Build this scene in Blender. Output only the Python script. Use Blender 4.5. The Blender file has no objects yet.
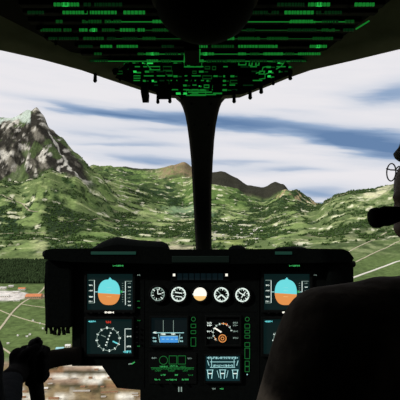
import bpy, bmesh, math, random
import numpy as np
from mathutils import Vector, Matrix
random.seed(7)
S = bpy.context.scene
COL = S.collection
F = 430.0
CZ = 1.25                 # eye height above the cabin floor
PY_ = 1.65                # distance of the instrument panel face
PI = math.pi

def lin(c):
    c = c/255.0
    return c/12.92 if c <= 0.04045 else ((c+0.055)/1.055)**2.4
def rgb(r, g, b): return (lin(r), lin(g), lin(b), 1.0)

# ------------------------------------------------------------------ materials
def mat(name, col, rough=0.6, metal=0.0, noise=0.0, scale=40.0, bump=0.0, spec=0.5):
    m = bpy.data.materials.new(name); m.use_nodes = True
    nt = m.node_tree; b = nt.nodes['Principled BSDF']
    b.inputs['Base Color'].default_value = col
    b.inputs['Roughness'].default_value = rough
    b.inputs['Metallic'].default_value = metal
    b.inputs['Specular IOR Level'].default_value = spec
    if noise or bump:
        tc = nt.nodes.new('ShaderNodeTexCoord')
        n = nt.nodes.new('ShaderNodeTexNoise'); n.inputs['Scale'].default_value = scale
        n.inputs['Detail'].default_value = 5
        nt.links.new(tc.outputs['Object'], n.inputs['Vector'])
        if noise:
            r = nt.nodes.new('ShaderNodeValToRGB')
            r.color_ramp.elements[0].position = 0.3; r.color_ramp.elements[1].position = 0.7
            r.color_ramp.elements[0].color = tuple(c*(1-noise) for c in col[:3])+(1,)
            r.color_ramp.elements[1].color = tuple(min(1, c*(1+noise)) for c in col[:3])+(1,)
            nt.links.new(n.outputs['Fac'], r.inputs[0]); nt.links.new(r.outputs[0], b.inputs['Base Color'])
        if bump:
            bp = nt.nodes.new('ShaderNodeBump'); bp.inputs['Strength'].default_value = bump
            bp.inputs['Distance'].default_value = 0.01
            nt.links.new(n.outputs['Fac'], bp.inputs['Height']); nt.links.new(bp.outputs[0], b.inputs['Normal'])
    return m
def emi(name, r, g, b, s=1.0):
    m = bpy.data.materials.new(name); m.use_nodes = True
    nt = m.node_tree; p = nt.nodes['Principled BSDF']
    p.inputs['Base Color'].default_value = (0.004, 0.004, 0.004, 1)
    p.inputs['Emission Color'].default_value = rgb(r, g, b)
    p.inputs['Emission Strength'].default_value = s
    p.inputs['Roughness'].default_value = 0.5
    p.inputs['Specular IOR Level'].default_value = 0.1
    return m

M = dict(
    panel=mat('panel_black_paint', (0.0022, 0.0030, 0.0028, 1), 0.85, noise=0.3, scale=60, bump=0.1, spec=0.05),
    bezel=mat('bezel_black_plastic', (0.0030, 0.0036, 0.0035, 1), 0.7, noise=0.2, scale=90, spec=0.06),
    shield=mat('glareshield_black_vinyl', (0.0020, 0.0026, 0.0024, 1), 0.95, noise=0.3, scale=120, bump=0.15, spec=0.02),
    strap=mat('black_webbing', (0.0025, 0.0027, 0.0027, 1), 0.95, noise=0.3, scale=200, bump=0.2, spec=0.02),
    knob=mat('knob_black_rubber', (0.004, 0.004, 0.004, 1), 0.8, noise=0.2, scale=200, spec=0.06),
    lining=mat('cabin_lining_olive', (0.15, 0.15, 0.10, 1), 0.9, noise=0.15, scale=25, bump=0.15, spec=0.1),
    cabin=mat('cabin_dark_lining', (0.015, 0.015, 0.014, 1), 0.9, noise=0.2, scale=25, bump=0.15, spec=0.1),
    post=mat('post_black_paint', (0.006, 0.006, 0.006, 1), 0.7, noise=0.3, scale=50, bump=0.1, spec=0.15),
    dome=mat('dome_black_shell', (0.0025, 0.0025, 0.0025, 1), 0.8, noise=0.2, scale=50, spec=0.04),
    rim=mat('rim_dark_grey', (0.03, 0.03, 0.028, 1), 0.7, noise=0.2, scale=50, spec=0.2),
    jacket=mat('jacket_black_brown_cloth', (0.050, 0.042, 0.034, 1), 0.95, noise=0.35, scale=35, bump=0.5, spec=0.05),
    sleeve=mat('jacket_navy_cloth', (0.004, 0.0055, 0.007, 1), 0.95, noise=0.3, scale=35, bump=0.5, spec=0.05),
    trousers=mat('trousers_black_cloth', (0.012, 0.012, 0.014, 1), 0.95, noise=0.3, scale=50, bump=0.3, spec=0.05),
    skin=mat('skin', (0.11, 0.065, 0.045, 1), 0.6, noise=0.1, scale=60, spec=0.3),
    glove=mat('glove_black_leather', (0.003, 0.003, 0.003, 1), 0.95, noise=0.3, scale=120, bump=0.2, spec=0.03),
    hair=mat('hair_dark', (0.012, 0.009, 0.007, 1), 0.8, noise=0.4, scale=120, bump=0.6, spec=0.2),
    foam=mat('foam_black', (0.008, 0.009, 0.008, 1), 0.95, noise=0.3, scale=400, bump=0.5, spec=0.05),
    wire=mat('wire_dark_metal', (0.05, 0.05, 0.055, 1), 0.4, 0.8),
    seat=mat('seat_dark_blue_fabric', (0.012, 0.014, 0.018, 1), 0.95, noise=0.3, scale=150, bump=0.3, spec=0.05),
    bracket=mat('bracket_dark_brown_metal', (0.008, 0.0065, 0.0055, 1), 0.9, noise=0.2, scale=40, spec=0.03),
    e_white=emi('display_white', 235, 250, 240, 1.0), e_dim=emi('display_dim_white', 130, 150, 140, 1.0),
    e_cyan=emi('display_cyan', 110, 220, 224, 1.0), e_orange=emi('display_orange', 226, 146, 78, 1.0),
    e_green=emi('display_green', 60, 170, 90, 1.0), e_dgreen=emi('display_dim_green', 26, 100, 45, 1.0),
    e_red=emi('display_red', 190, 50, 35, 1.0), e_blue=emi('display_blue', 70, 150, 225, 1.0),
    e_glow=emi('display_white_bright', 255, 250, 235, 1.1), e_cream=emi('display_cream', 250, 205, 130, 1.0),
    e_screen=emi('display_backlight_teal', 9, 27, 27, 1.0), e_screen2=emi('display_backlight_grey', 8, 18, 20, 1.0),
    e_screen3=emi('display_backlight_cyan', 14, 44, 48, 1.0), e_pale=emi('display_pale_cyan', 170, 225, 225, 1.0),
    e_strip=emi('annunciator_backlight', 8, 20, 24, 1.0),
    l_bright=emi('legend_green_bright', 40, 200, 80, 1.0), l_mid=emi('legend_green', 18, 112, 38, 1.0),
    l_dim=emi('legend_green_dim', 8, 58, 18, 1.0), l_faint=emi('legend_green_faint', 4, 34, 12, 1.0),
    e_glare=emi('painted_glare_teal', 18, 52, 42, 1.0),  # emission standing in for reflected glare on the glareshield
)

# ------------------------------------------------------------------ helpers
class MB:
    """collects shapes; each face remembers its material"""
    def __init__(s): s.bm = bmesh.new(); s.mats = []
    def _m(s, m):
        if m not in s.mats: s.mats.append(m)
        return s.mats.index(m)
    def poly_prism(s, pts_a, pts_b, m=None):
        """two matching loops joined to a closed solid"""
        va = [s.bm.verts.new(p) for p in pts_a]; vb = [s.bm.verts.new(p) for p in pts_b]
        n = len(va); fs = [s.bm.faces.new(va), s.bm.faces.new(vb[::-1])]
        for i in range(n):
            j = (i+1) % n
            fs.append(s.bm.faces.new((va[j], va[i], vb[i], vb[j])))
        if m: 
            k = s._m(m)
            for f in fs: f.material_index = k
        return fs
    def box(s, c, d, m=None, bevel=0.0, rot=None):
        c = Vector(c); n0 = len(s.bm.verts)
        r = bmesh.ops.create_cube(s.bm, size=1.0)
        vs = r['verts']
        for v in vs:
            p = Vector((v.co.x*d[0], v.co.y*d[1], v.co.z*d[2]))
            if rot is not None: p = rot @ p
            v.co = p + c
        fs = set(f for v in vs for f in v.link_faces)
        k = s._m(m) if m else 0
        for f in fs: f.material_index = k
        if bevel > 0:
            es = set(e for v in vs for e in v.link_edges)
            r2 = bmesh.ops.bevel(s.bm, geom=list(es), offset=bevel, segments=2, affect='EDGES', profile=0.6)
            for f in r2['faces']: f.material_index = k
    def rings(s, rs, m=None, cap=True, closed=True):
        """loft list of rings (equal length lists of points)"""
        k = s._m(m) if m else 0
        vr = [[s.bm.verts.new(p) for p in r] for r in rs]
        n = len(vr[0])
        for a, b in zip(vr[:-1], vr[1:]):
            for i in range(n if closed else n-1):
                j = (i+1) % n
                f = s.bm.faces.new((a[i], a[j], b[j], b[i])); f.material_index = k; f.smooth = True
        if cap and closed:
            f = s.bm.faces.new(vr[0][::-1]); f.material_index = k
            f = s.bm.faces.new(vr[-1]); f.material_index = k
    def tube(s, pts, rad, m=None, n=10):
        pts = [Vector(p) for p in pts]
        rad = rad if isinstance(rad, (list, tuple)) else [rad]*len(pts)
        rs = []; up = None
        for i, p in enumerate(pts):
            t = (pts[min(i+1, len(pts)-1)]-pts[max(i-1, 0)]).normalized()
            if up is None:
                up = t.orthogonal().normalized()
            up = (up - t*up.dot(t)).normalized(); w = t.cross(up)
            rs.append([p + (up*math.cos(a)+w*math.sin(a))*rad[i] for a in [2*PI*q/n for q in range(n)]])
        s.rings(rs, m)
    def lathe(s, c, axis, prof, m=None, n=24):
        """prof: list of (distance along axis, radius)"""
        c = Vector(c); t = Vector(axis).normalized(); up = t.orthogonal().normalized(); w = t.cross(up)
        rs = [[c + t*d + (up*math.cos(a)+w*math.sin(a))*max(r, 1e-5) for a in [2*PI*q/n for q in range(n)]] for d, r in prof]
        s.rings(rs, m)
    def ball(s, c, r, m=None, u=16, v=10, rot=None):
        c = Vector(c); r = r if isinstance(r, (tuple, list)) else (r, r, r)
        rs = []
        for i in range(v+1):
            th = PI*i/v; zz = math.cos(th); q = max(math.sin(th), 1e-3)
            ring = []
            for j in range(u):
                a = 2*PI*j/u
                p = Vector((q*math.cos(a)*r[0], q*math.sin(a)*r[1], zz*r[2]))
                if rot is not None: p = rot @ p
                ring.append(p+c)
            rs.append(ring[::-1])
        s.rings(rs, m)
    def build(s, name, m=None, parent=None, recalc=True, smooth=None):
        if m is not None and not s.mats: s.mats = [m]
        if recalc: bmesh.ops.recalc_face_normals(s.bm, faces=s.bm.faces)
        me = bpy.data.meshes.new(name)
        if smooth is not None:
            for f in s.bm.faces: f.smooth = smooth
        s.bm.to_mesh(me); s.bm.free()
        for q in s.mats: me.materials.append(q)
        o = bpy.data.objects.new(name, me); COL.objects.link(o)
        if parent is not None:
            o.parent = parent
            o.matrix_parent_inverse = world_of(parent).inverted()
        return o
def world_of(o):
    w = Matrix.LocRotScale(o.location, o.rotation_euler, o.scale)
    if o.parent is not None: w = world_of(o.parent) @ o.matrix_parent_inverse @ w
    return w
def tag(o, label=None, cat=None, group=None, kind=None):
    if label: o['label'] = label
    if cat: o['category'] = cat
    if group: o['group'] = group
    if kind: o['kind'] = kind
    return o
def thing(name, loc, label, cat, group=None):
    o = bpy.data.objects.new(name, None); COL.objects.link(o); o.location = loc
    o.empty_display_size = 0.1
    return tag(o, label, cat, group)
def W(px, py, Y=PY_):
    return Vector(((px-200)/F*Y, Y, CZ+(200-py)/F*Y))
K = PY_/F                       # metres per step on the panel face

# ------------------------------------------------------------------ symbols drawn by the displays (thin lit shapes on the screens)
class Sym(MB):
    def __init__(s, Y): super().__init__(); s.Y = Y; s.k = 0
    def _y(s):
        s.k += 1; return s.Y - 0.0002*(s.k % 7)
    def rect(s, x0, y0, x1, y1, m, thick=0.0012):
        a, b = W(x0, y0), W(x1, y1); y = s._y()
        s.box(((a.x+b.x)/2, y, (a.z+b.z)/2), (abs(b.x-a.x), thick, abs(a.z-b.z)), m)
    def line(s, x0, y0, x1, y1, w, m):
        a, b = W(x0, y0), W(x1, y1); y = s._y()
        d = b-a; L = d.length; ang = math.atan2(d.z, d.x)
        s.box(((a.x+b.x)/2, y, (a.z+b.z)/2), (L, 0.0012, w*K), m, rot=Matrix.Rotation(-ang, 3, 'Y'))
    def outline(s, x0, y0, x1, y1, w, m):
        s.line(x0, y0, x1, y0, w, m); s.line(x0, y1, x1, y1, w, m)
        s.line(x0, y0, x0, y1, w, m); s.line(x1, y0, x1, y1, w, m)
    def arc(s, cx, cy, r, w, m, a0=0, a1=360, n=36):
        y = s._y(); k = s._m(m); c = W(cx, cy)
        full = abs(a1-a0) >= 360
        rs = []
        for i in range(n + (0 if full else 1)):
            a = math.radians(a0+(a1-a0)*i/n)
            ring = []
            for rr, yy in ((r-w/2, 0), (r+w/2, 0), (r+w/2, -.0012), (r-w/2, -.0012)):
                ring.append((c.x+rr*K*math.cos(a), y+yy, c.z+rr*K*math.sin(a)))
            rs.append(ring)
        if full: rs.append(rs[0])
        s.rings(rs, m, cap=not full)
    def disc(s, cx, cy, r, m, n=28):
        y = s._y(); c = W(cx, cy)
        s.lathe((c.x, y, c.z), (0, -1, 0), [(0, r*K), (.0012, r*K)], m, n)
    def poly(s, pts, m):
        y = s._y()
        a = [W(*p) for p in pts]
        s.poly_prism([(p.x, y, p.z) for p in a], [(p.x, y-.0012, p.z) for p in a], m)
    def text(s, x0, y0, x1, y1, m, gap=0.35, seed=None):
        """a short run of tiny unreadable characters"""
        rnd = random.Random(seed if seed is not None else int(x0*31+y0*7))
        h = y1-y0; x = x0
        while x < x1-0.3:
            w = min(rnd.uniform(0.5, 1.0)*h*0.6, x1-x)
            t = rnd.random()
            if t < .35: s.rect(x, y0, x+w, y1, m)
            elif t < .6: s.rect(x, y0, x+w, y0+h*.35, m); s.rect(x+w*.6, y0, x+w, y1, m)
            elif t < .8: s.rect(x, y0+h*.6, x+w, y1, m); s.rect(x, y0, x+w*.4, y1, m)
            else: s.rect(x, y0+h*.3, x+w, y0+h*.7, m)
            x += w+gap*h*0.5

# ================================================================== TERRAIN
_rs = np.random.RandomState(11)
_perm = _rs.rand(256, 256)
def vnoise(x, y):
    xi = np.floor(x).astype(int); yi = np.floor(y).astype(int)
    fx = x-xi; fy = y-yi; fx = fx*fx*fx*(fx*(fx*6-15)+10); fy = fy*fy*fy*(fy*(fy*6-15)+10)
    a = _perm[xi & 255, yi & 255]; b = _perm[(xi+1) & 255, yi & 255]
    c = _perm[xi & 255, (yi+1) & 255]; d = _perm[(xi+1) & 255, (yi+1) & 255]
    return (a*(1-fx)+b*fx)*(1-fy)+(c*(1-fx)+d*fx)*fy
def fbm(x, y, o=5, seed=0, ridged=False):
    s = 0; a = 1; t = 0
    for i in range(o):
        n = vnoise(x+seed*17.3+i*5.1, y+seed*9.7+i*3.3)*2-1
        if ridged: n = 1-2*abs(n)
        s = s+n*a; t += a; a *= .5; x, y = (x*1.6+y*1.2), (-x*1.2+y*1.6)
    return s/t
H0 = 400.0
def fl(D): return 200+F*H0/D
A = 1
CTRL = {   # bearing -> (distance, elevation mark) pairs after the flat valley floor
 -400: [(2400, 262), (4000, 205), (6000, 150), (9000, 165)],
 -150: [(2700, 262), (3800, 235), (4700, 195), (5400, 175), (6300, 140), (8000, 165)],
 -60: [(3000, 257), (3800, 236), (4600, 195), (5200, 180), (6000, 132), (6500, 124), (8500, 160)],
 0:   [(3000, 257), (3800, 236), (4600, 193), (5000, 183), (5200, 182), (5900, 135), (6350, 117), (7500, 140), (9000, 180)],
 10:  [(3000, 257), (3800, 236), (4600, 196), (5000, 184), (5250, 182), (5900, 133), (6350, 117), (7500, 140), (9000, 180)],
 20:  [(3000, 257), (3800, 235), (4600, 200), (5000, 183), (5250, 180), (5900, 131), (6350, 115.5), (7500, 140), (9000, 180)],
 29:  [(3000, 257), (3800, 235), (4600, 198), (5000, 178), (5250, 176), (5900, 126), (6350, 110), (7500, 142), (9000, 182)],
 36:  [(3000, 257), (3800, 235), (4600, 194), (5000, 177), (5200, 176), (5900, 122), (6300, 108), (7200, 140), (9000, 185)],
 43:  [(3000, 257), (3800, 235), (4600, 192), (5000, 172), (5200, 172), (5900, 127), (6300, 115.5), (7200, 145), (9000, 185)],
 50:  [(3000, 257), (3800, 236), (4500, 198), (4950, 170), (5150, 169), (5900, 138), (6300, 129), (7200, 152), (9000, 185)],
 62:  [(3000, 257), (3800, 237), (4500, 202), (4950, 176), (5200, 173), (5900, 150), (6300, 139), (7200, 160), (9000, 180)],
 75:  [(3000, 257), (3800, 238), (4500, 208), (4950, 180), (5600, 165), (6300, 154), (7200, 170), (9000, 175)],
 95:  [(3000, 257), (3800, 240), (4500, 218), (5000, 203), (5600, 187), (6200, 172), (7000, 181), (8500, 174), (9600, 165), (12000, 185)],
 120: [(3000, 256), (3800, 243), (4500, 230), (5200, 217), (6000, 203), (7000, 193), (8200, 178), (9600, 167), (12000, 185)],
 140: [(3400, 250), (4200, 238), (5200, 224), (6200, 212), (7200, 198), (8200, 182), (9600, 168.5), (12000, 185)],
 160: [(3400, 250), (4200, 239), (5200, 228), (6400, 215), (7200, 202), (8200, 187), (8900, 178), (9600, 169), (12000, 185)],
 172: [(3400, 250), (4200, 239), (5200, 228), (6400, 216), (7200, 203), (8200, 189), (8900, 177), (9600, 165), (12000, 185)],
 184: [(3400, 250), (4200, 239), (5200, 229), (6400, 216), (7200, 204), (8200, 190), (8900, 177), (9600, 162), (12000, 185)],
 195: [(3400, 250), (4200, 239), (5200, 229), (6400, 214), (7200, 200), (8000, 180), (8900, 180), (9800, 168), (12000, 185)],
 207: [(3400, 250), (4200, 240), (5200, 230), (6400, 214), (7200, 200), (8100, 182), (8900, 187), (9900, 171), (12000, 186)],
 222: [(3400, 250), (4200, 240), (5200, 231), (6400, 216), (7200, 202), (8100, 186), (8900, 191), (9900, 171), (12000, 188)],
 237: [(3400, 250), (4200, 240), (5200, 231), (6400, 217), (7200, 205), (8100, 190), (8900, 196), (9900, 179), (12000, 192)],
 248: [(3400, 250), (4200, 240), (5200, 231), (6400, 218), (7200, 208), (8100, 196), (8900, 200), (9900, 185), (12000, 194)],
 264: [(3400, 250), (4200, 239), (5200, 230), (6400, 218), (7200, 209), (8000, 203), (8900, 203), (9900, 187), (12000, 195)],
 275: [(3400, 248), (4200, 237), (5200, 226), (6200, 214), (7000, 204), (7700, 199), (8800, 201), (9900, 181), (12000, 195)],
 283: [(3300, 247), (4200, 235), (5200, 223), (6200, 211), (7000, 199), (7600, 192), (8600, 198), (9900, 184), (12000, 197)],
 296: [(3200, 247), (4200, 233), (5200, 220), (6200, 210), (7000, 200), (7600, 191), (9000, 200), (12000, 202)],
 308: [(3100, 248), (4200, 232), (5200, 220), (6200, 211), (7000, 204), (7600, 198), (9000, 203), (12000, 205)],
 317: [(3000, 249), (4200, 232), (5200, 219), (6000, 210), (7000, 206), (7600, 204), (9000, 206.5), (12000, 208)],
 326: [(3000, 249), (3800, 236), (4600, 223), (5400, 207), (5800, 199), (7600, 206), (12000, 210)],
 338: [(2900, 251), (3800, 232), (4600, 215), (5300, 199), (5700, 193), (7600, 205), (12000, 210)],
 352: [(2800, 253), (3600, 233), (4400, 213), (5100, 196), (5500, 190.5), (7600, 203), (12000, 208)],
 370: [(2700, 256), (3400, 237), (4200, 214), (4900, 197), (5400, 190.5), (7600, 200), (12000, 206)],
 385: [(2600, 259), (3300, 239), (4100, 213), (4800, 196), (5300, 187), (7600, 198), (12000, 205)],
 400: [(2400, 263), (3200, 240), (4000, 214), (4700, 193), (5200, 183), (7600, 195), (12000, 205)],
 450: [(2200, 267), (3200, 232), (4200, 200), (5200, 172), (7600, 185), (12000, 200)],
 560: [(2200, 267), (3200, 225), (4200, 185), (5200, 150), (7600, 180), (12000, 200)],
 800: [(2200, 262), (3200, 215), (4200, 170), (5200, 130), (7600, 170), (12000, 195)],
}
DG = np.concatenate([np.arange(450, 3000, 25.0), np.arange(3000, 10200, 15.0), np.arange(10200, 13000, 70.0), np.geomspace(13000, 70000, 24)])
UG = np.concatenate([np.arange(-400, -20, 6.0), np.arange(-20, 420, 0.75), np.arange(420, 801, 6.0)])
def build_height():
    keys = sorted(CTRL); tab = []
    for k in keys:
        ds = [400, 1000, 1800]; zs = [-H0]*3
        for d, py in CTRL[k]:
            if d > ds[-1]: ds.append(d); zs.append(d*(200-py)/F)
        ds += [18000, 80000]; zs += [-H0, -H0]
        z = np.interp(DG, ds, zs)
        ker = np.array([1, 2, 3, 2, 1.]); ker /= ker.sum()
        zp = np.pad(z, 2, mode='edge'); z = np.convolve(zp, ker, 'valid')
        tab.append(z)
    tab = np.array(tab)
    Z = np.zeros((len(UG), len(DG)))
    for i, u in enumerate(UG):
        j = min(max(np.searchsorted(keys, u)-1, 0), len(keys)-2)
        t = (u-keys[j])/(keys[j+1]-keys[j]); t = t*t*(3-2*t)*.6+t*.4
        Z[i] = tab[j]*(1-t)+tab[j+1]*t
    return Z
ZB = build_height()
UU, DD = np.meshgrid(UG, DG, indexing='ij')
XX = (UU-200)/F*DD
h_rel = ZB+H0
rug = np.clip(h_rel/500, 0, 1)
mtn = np.clip(1-abs((XX+2500)/1500), 0, 1)*np.clip((DD-5000)/500, 0, 1)
near_noise = fbm(XX/420, DD/420, 5, 1)*np.clip((DD-2600)/1500, 0, 1)
NZ = near_noise*(22+62*rug) + fbm(XX/750, DD/750, 5, 2, True)*(15+45*rug)*np.clip((DD-3200)/1500, 0, 1)
NZ += mtn*(fbm(XX/230, DD/600, 6, 3, True)*105+fbm(XX/80, DD/160, 4, 6, True)*22+6)
far_f = np.clip((DD-10500)/3000, 0, 1); NZ *= (1-far_f)
# keep crests where they stand
crest = np.clip(1-abs(DD-6300)/500, 0, 1)*(UU < 100) + np.clip(1-abs(DD-9800)/500, 0, 1)*((UU >= 90) & (UU < 290))
crest += np.clip(1-abs(DD-5500)/450, 0, 1)*(UU > 322)
NZ *= (1-.65*np.clip(crest, 0, 1))
ZZ = ZB+NZ+fbm(XX/90, DD/90, 3, 5)*1.5
def tz(x, d):
    u = x/d*F+200
    i = int(np.clip(np.searchsorted(UG, u)-1, 0, len(UG)-2)); j = int(np.clip(np.searchsorted(DG, d)-1, 0, len(DG)-2))
    a = (u-UG[i])/(UG[i+1]-UG[i]); b = (d-DG[j])/(DG[j+1]-DG[j])
    return float((ZZ[i, j]*(1-a)+ZZ[i+1, j]*a)*(1-b)+(ZZ[i, j+1]*(1-a)+ZZ[i+1, j+1]*a)*b)+CZ
def ground(px, py):
    """first ground point met when looking along a bearing"""
    i = int(np.argmin(abs(UG-px)))
    scr = 200-ZZ[i]*F/DG
    ok = np.where(scr <= py)[0]
    j = ok[0] if len(ok) else len(DG)-1
    d = DG[j]
    if j > 0:
        s0, s1 = scr[j-1], scr[j]
        if s0 > s1: d = DG[j-1]+(DG[j]-DG[j-1])*(s0-py)/(s0-s1)
    x = (px-200)/F*d
    return x, float(d), tz(x, d)

# ---- ground colour: what grows or lies where
def mixc(c, col, w):
    w = np.clip(w, 0, 1)[..., None]; return c*(1-w)+np.array(col)*w
def sm(x, a, b):
    t = np.clip((x-a)/(b-a), 0, 1); return t*t*(3-2*t)
L3 = lambda r, g, b: [lin(r), lin(g), lin(b)]
n1 = fbm(XX/600, DD/900, 5, 21); n2 = fbm(XX/160, DD/260, 5, 22); n3 = fbm(XX/60, DD/110, 4, 23); n4 = fbm(XX/1500, DD/1500, 4, 24)
n5 = fbm(XX/300, DD/300, 5, 25)
C = np.zeros(XX.shape+(3,)); C[:] = L3(98, 116, 68)
C = mixc(C, L3(56, 80, 44), sm(n2+n1*.6, -.1, .28))
C = mixc(C, L3(126, 148, 84), sm(n5-n3*.3, .06, .4)*.8)
C = mixc(C, L3(40, 60, 38), sm(n1+n3*.35, .12, .32))
C = mixc(C, L3(196, 194, 148), sm(n2*.6-n1*.7+n3*.35, .34, .50)*.6)
C = mixc(C, L3(46, 64, 36), sm(n3+n2*.3, .18, .4)*.6)
def blob(u, d, ru, rd, soft=.35, wob=.35):
    q = np.sqrt(((UU-u)/ru)**2+((DD-d)/rd)**2)+n3*wob+n2*wob*.7
    return 1-sm(q, 1-soft, 1+soft)
# valley floor fields near by
floorm = (1-sm(DD, 2900, 3300))
C = mixc(C, L3(88, 108, 58), floorm*.85)
C = mixc(C, L3(72, 90, 48), floorm*sm(n5, 0, .3)*.6)
C = mixc(C, L3(112, 128, 76), floorm*sm(n1, .02, .3)*.6)
# dark strip of forest floor
fb = sm(DD, 2020, 2080)*(1-sm(DD+n2*200, 2780, 2900))*(1-sm(UU, 210, 260))
C = mixc(C, L3(40, 52, 30), fb)
# bare streaky ground of rail yards and lots at the near edge
yn = fbm(XX/70, DD/9, 4, 31); yn2 = fbm(XX/120, DD/16, 4, 32)
yard = (1-sm(DD+n5*60, 1040, 1075))
yc = np.zeros_like(C); yc[:] = L3(136, 118, 84)
yc = mixc(yc, L3(226, 222, 206), sm(yn, .05, .3)); yc = mixc(yc, L3(138, 100, 68), sm(yn2, .08, .28)*.8); yc = mixc(yc, L3(70, 66, 44), sm(-yn, .1, .32))
C = C*(1-yard[..., None])+yc*yard[..., None]
yard_n = fbm(XX/60, DD/12, 3, 33)
C = mixc(C, L3(150, 140, 105), (1-sm(DD, 1150, 1220))*sm(DD, 1040, 1070)*sm(yard_n, -.05, .25)*sm(UU, 45, 70))
# paved ground round the sheds
C = mixc(C, L3(205, 200, 192), blob(2, 1800, 28, 95, .12, .08))
C = mixc(C, L3(150, 130, 108), blob(36, 1790, 12, 50, .2, .1))
# clearings, dark woods
C = mixc(C, L3(176, 184, 128), blob(41, 3350, 7, 330, .6, .9)*.75)
C = mixc(C, L3(44, 60, 36), blob(62, 4120, 20, 330, .15, .25))
C = mixc(C, L3(104, 132, 66), blob(110, 3700, 34, 330, .3, .3)*.8)
C = mixc(C, L3(44, 62, 36), blob(152, 3620, 18, 130, .3, .6))
C = mixc(C, L3(200, 190, 160), blob(185, 3560, 26, 190, .5, .9)*.7)
C = mixc(C, L3(120, 150, 120), blob(190, 6600, 22, 500, .4, .4)*.6)
C = mixc(C, L3(196, 192, 160), blob(212, 4700, 12, 260, .5, .8)*.8)
C = mixc(C, L3(142, 158, 84), blob(232, 4100, 14, 260, .4, .6)*.8)
C = mixc(C, L3(200, 200, 172), blob(300, 3330, 7, 120, .4, .6)*.8)
C = mixc(C, L3(190, 180, 130), blob(128, 3360, 10, 160, .5, .8)*.6)
# brighter green slopes
C = mixc(C, L3(108, 136, 68), sm(h_rel, 150, 500)*sm(n5, -.2, .25)*(UU > 85)*(UU < 275)*.45)
C = mixc(C, L3(92, 120, 58), blob(215, 7700, 34, 800, .3, .3)*.8)
# right hand hillside: tufted olive
rh = sm(UU, 300, 335)*sm(DD, 2500, 3000)
C = mixc(C, L3(84, 102, 60), rh*.6); C = mixc(C, L3(150, 160, 112), rh*sm(n3, .12, .35)*.6); C = mixc(C, L3(48, 62, 34), rh*sm(-n3, .05, .3)*.5)
C = mixc(C, L3(218, 214, 176), blob(378, 5050, 14, 250, .5, .9)*.8)
# far dark ridge, brown top left of the post, rocky crest
C = mixc(C, L3(52, 52, 42), sm(DD, 8950, 9200)*(1-sm(DD, 12500, 13500))*sm(UU, 188, 198)*(1-sm(UU, 292, 300)))
C = mixc(C, L3(62, 66, 50), sm(DD, 9300, 9500)*(1-sm(DD, 12500, 13500))*(1-sm(UU, 150, 160))*sm(UU, 108, 120)*.9)
C = mixc(C, L3(140, 120, 92), sm(DD+n3*250, 8700, 9100)*(1-sm(DD, 12500, 13500))*sm(UU, 155, 166)*(1-sm(UU, 194, 199))*(.75+.5*n3))
cr = sm(DD+n3*500+n2*300, 7050, 7400)*(1-sm(DD, 8600, 8900))*sm(UU, 272, 280)*(1-sm(UU, 318, 324))
C = mixc(C, L3(172, 150, 112), cr*sm(n3+n2, -.15, .15)); C = mixc(C, L3(70, 66, 48), cr*sm(-n3, 0, .25)*.7)
C = mixc(C, L3(150, 140, 108), sm(DD, 5250, 5500)*(1-sm(DD, 6300, 6500))*sm(UU, 320, 326)*(1-sm(UU, 345, 352))*sm(n3, -.1, .2)*.8)
# the rocky mountain
gx = np.gradient(ZZ, axis=1)/np.gradient(DD, axis=1)
rk = sm(DD+n2*260, 5150, 5330)*(1-sm(UU+n2*16+n3*8-(6300-DD)*.012, 70, 92))
rn = fbm((XX*.8+ZZ*.7)/120, (ZZ*1.1-XX*.3)/260, 6, 41, True); rn2 = fbm(XX/55, ZZ/90, 5, 42)
rc = np.zeros_like(C); rc[:] = L3(116, 112, 100)
rc = mixc(rc, L3(50, 48, 42), sm(rn, -.05, .35)); rc = mixc(rc, L3(188, 184, 172), sm(rn2-rn*.3, .1, .36)); rc = mixc(rc, L3(82, 100, 58), sm(n5-rn2*.4, .05, .3)*.8)
rkm = np.clip(rk, 0, 1)[..., None]; C = C*(1-rkm)+rc*rkm
C = mixc(C, L3(186, 200, 188), rk*sm(ZZ-(92-abs(UU-18)*.5)/F*DD*.88+n2*40, -30, 30)*(UU < 31)*sm(n3+n2, -.3, .1)*.85)
# pale scree gully
gul = 1-sm(abs((UU-40)-(6300-DD)/700*22-2+n3*5), .8, 2.8)
C = mixc(C, L3(190, 188, 176), gul*rk*sm(6150-DD, 0, 150))
C = mixc(C, L3(110, 130, 150), sm(DD, 13000, 26000))  # blue distance haze blended into the far ground colour
n6 = fbm(XX/130+ZZ/90, DD/110+ZZ/55, 4, 51); n7 = fbm(XX/330-ZZ/160, DD/300+ZZ/120, 5, 52)
hills = (1-np.clip(rk, 0, 1))*sm(DD, 2900, 3400)*(1-sm(DD, 8800, 9000))
C = mixc(C, L3(172, 184, 122), sm(n6, .16, .40)*hills*.5); C = mixc(C, L3(40, 58, 34), sm(n7, .06, .24)*hills*.7)
C = mixc(C, L3(222, 220, 190), sm(n6*.6+n3*.6, .32, .44)*hills*.65)
gy = C.mean(-1, keepdims=True); C = C*.93+gy*.07
C = np.clip(C*1.0, 0, 1)

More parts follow.
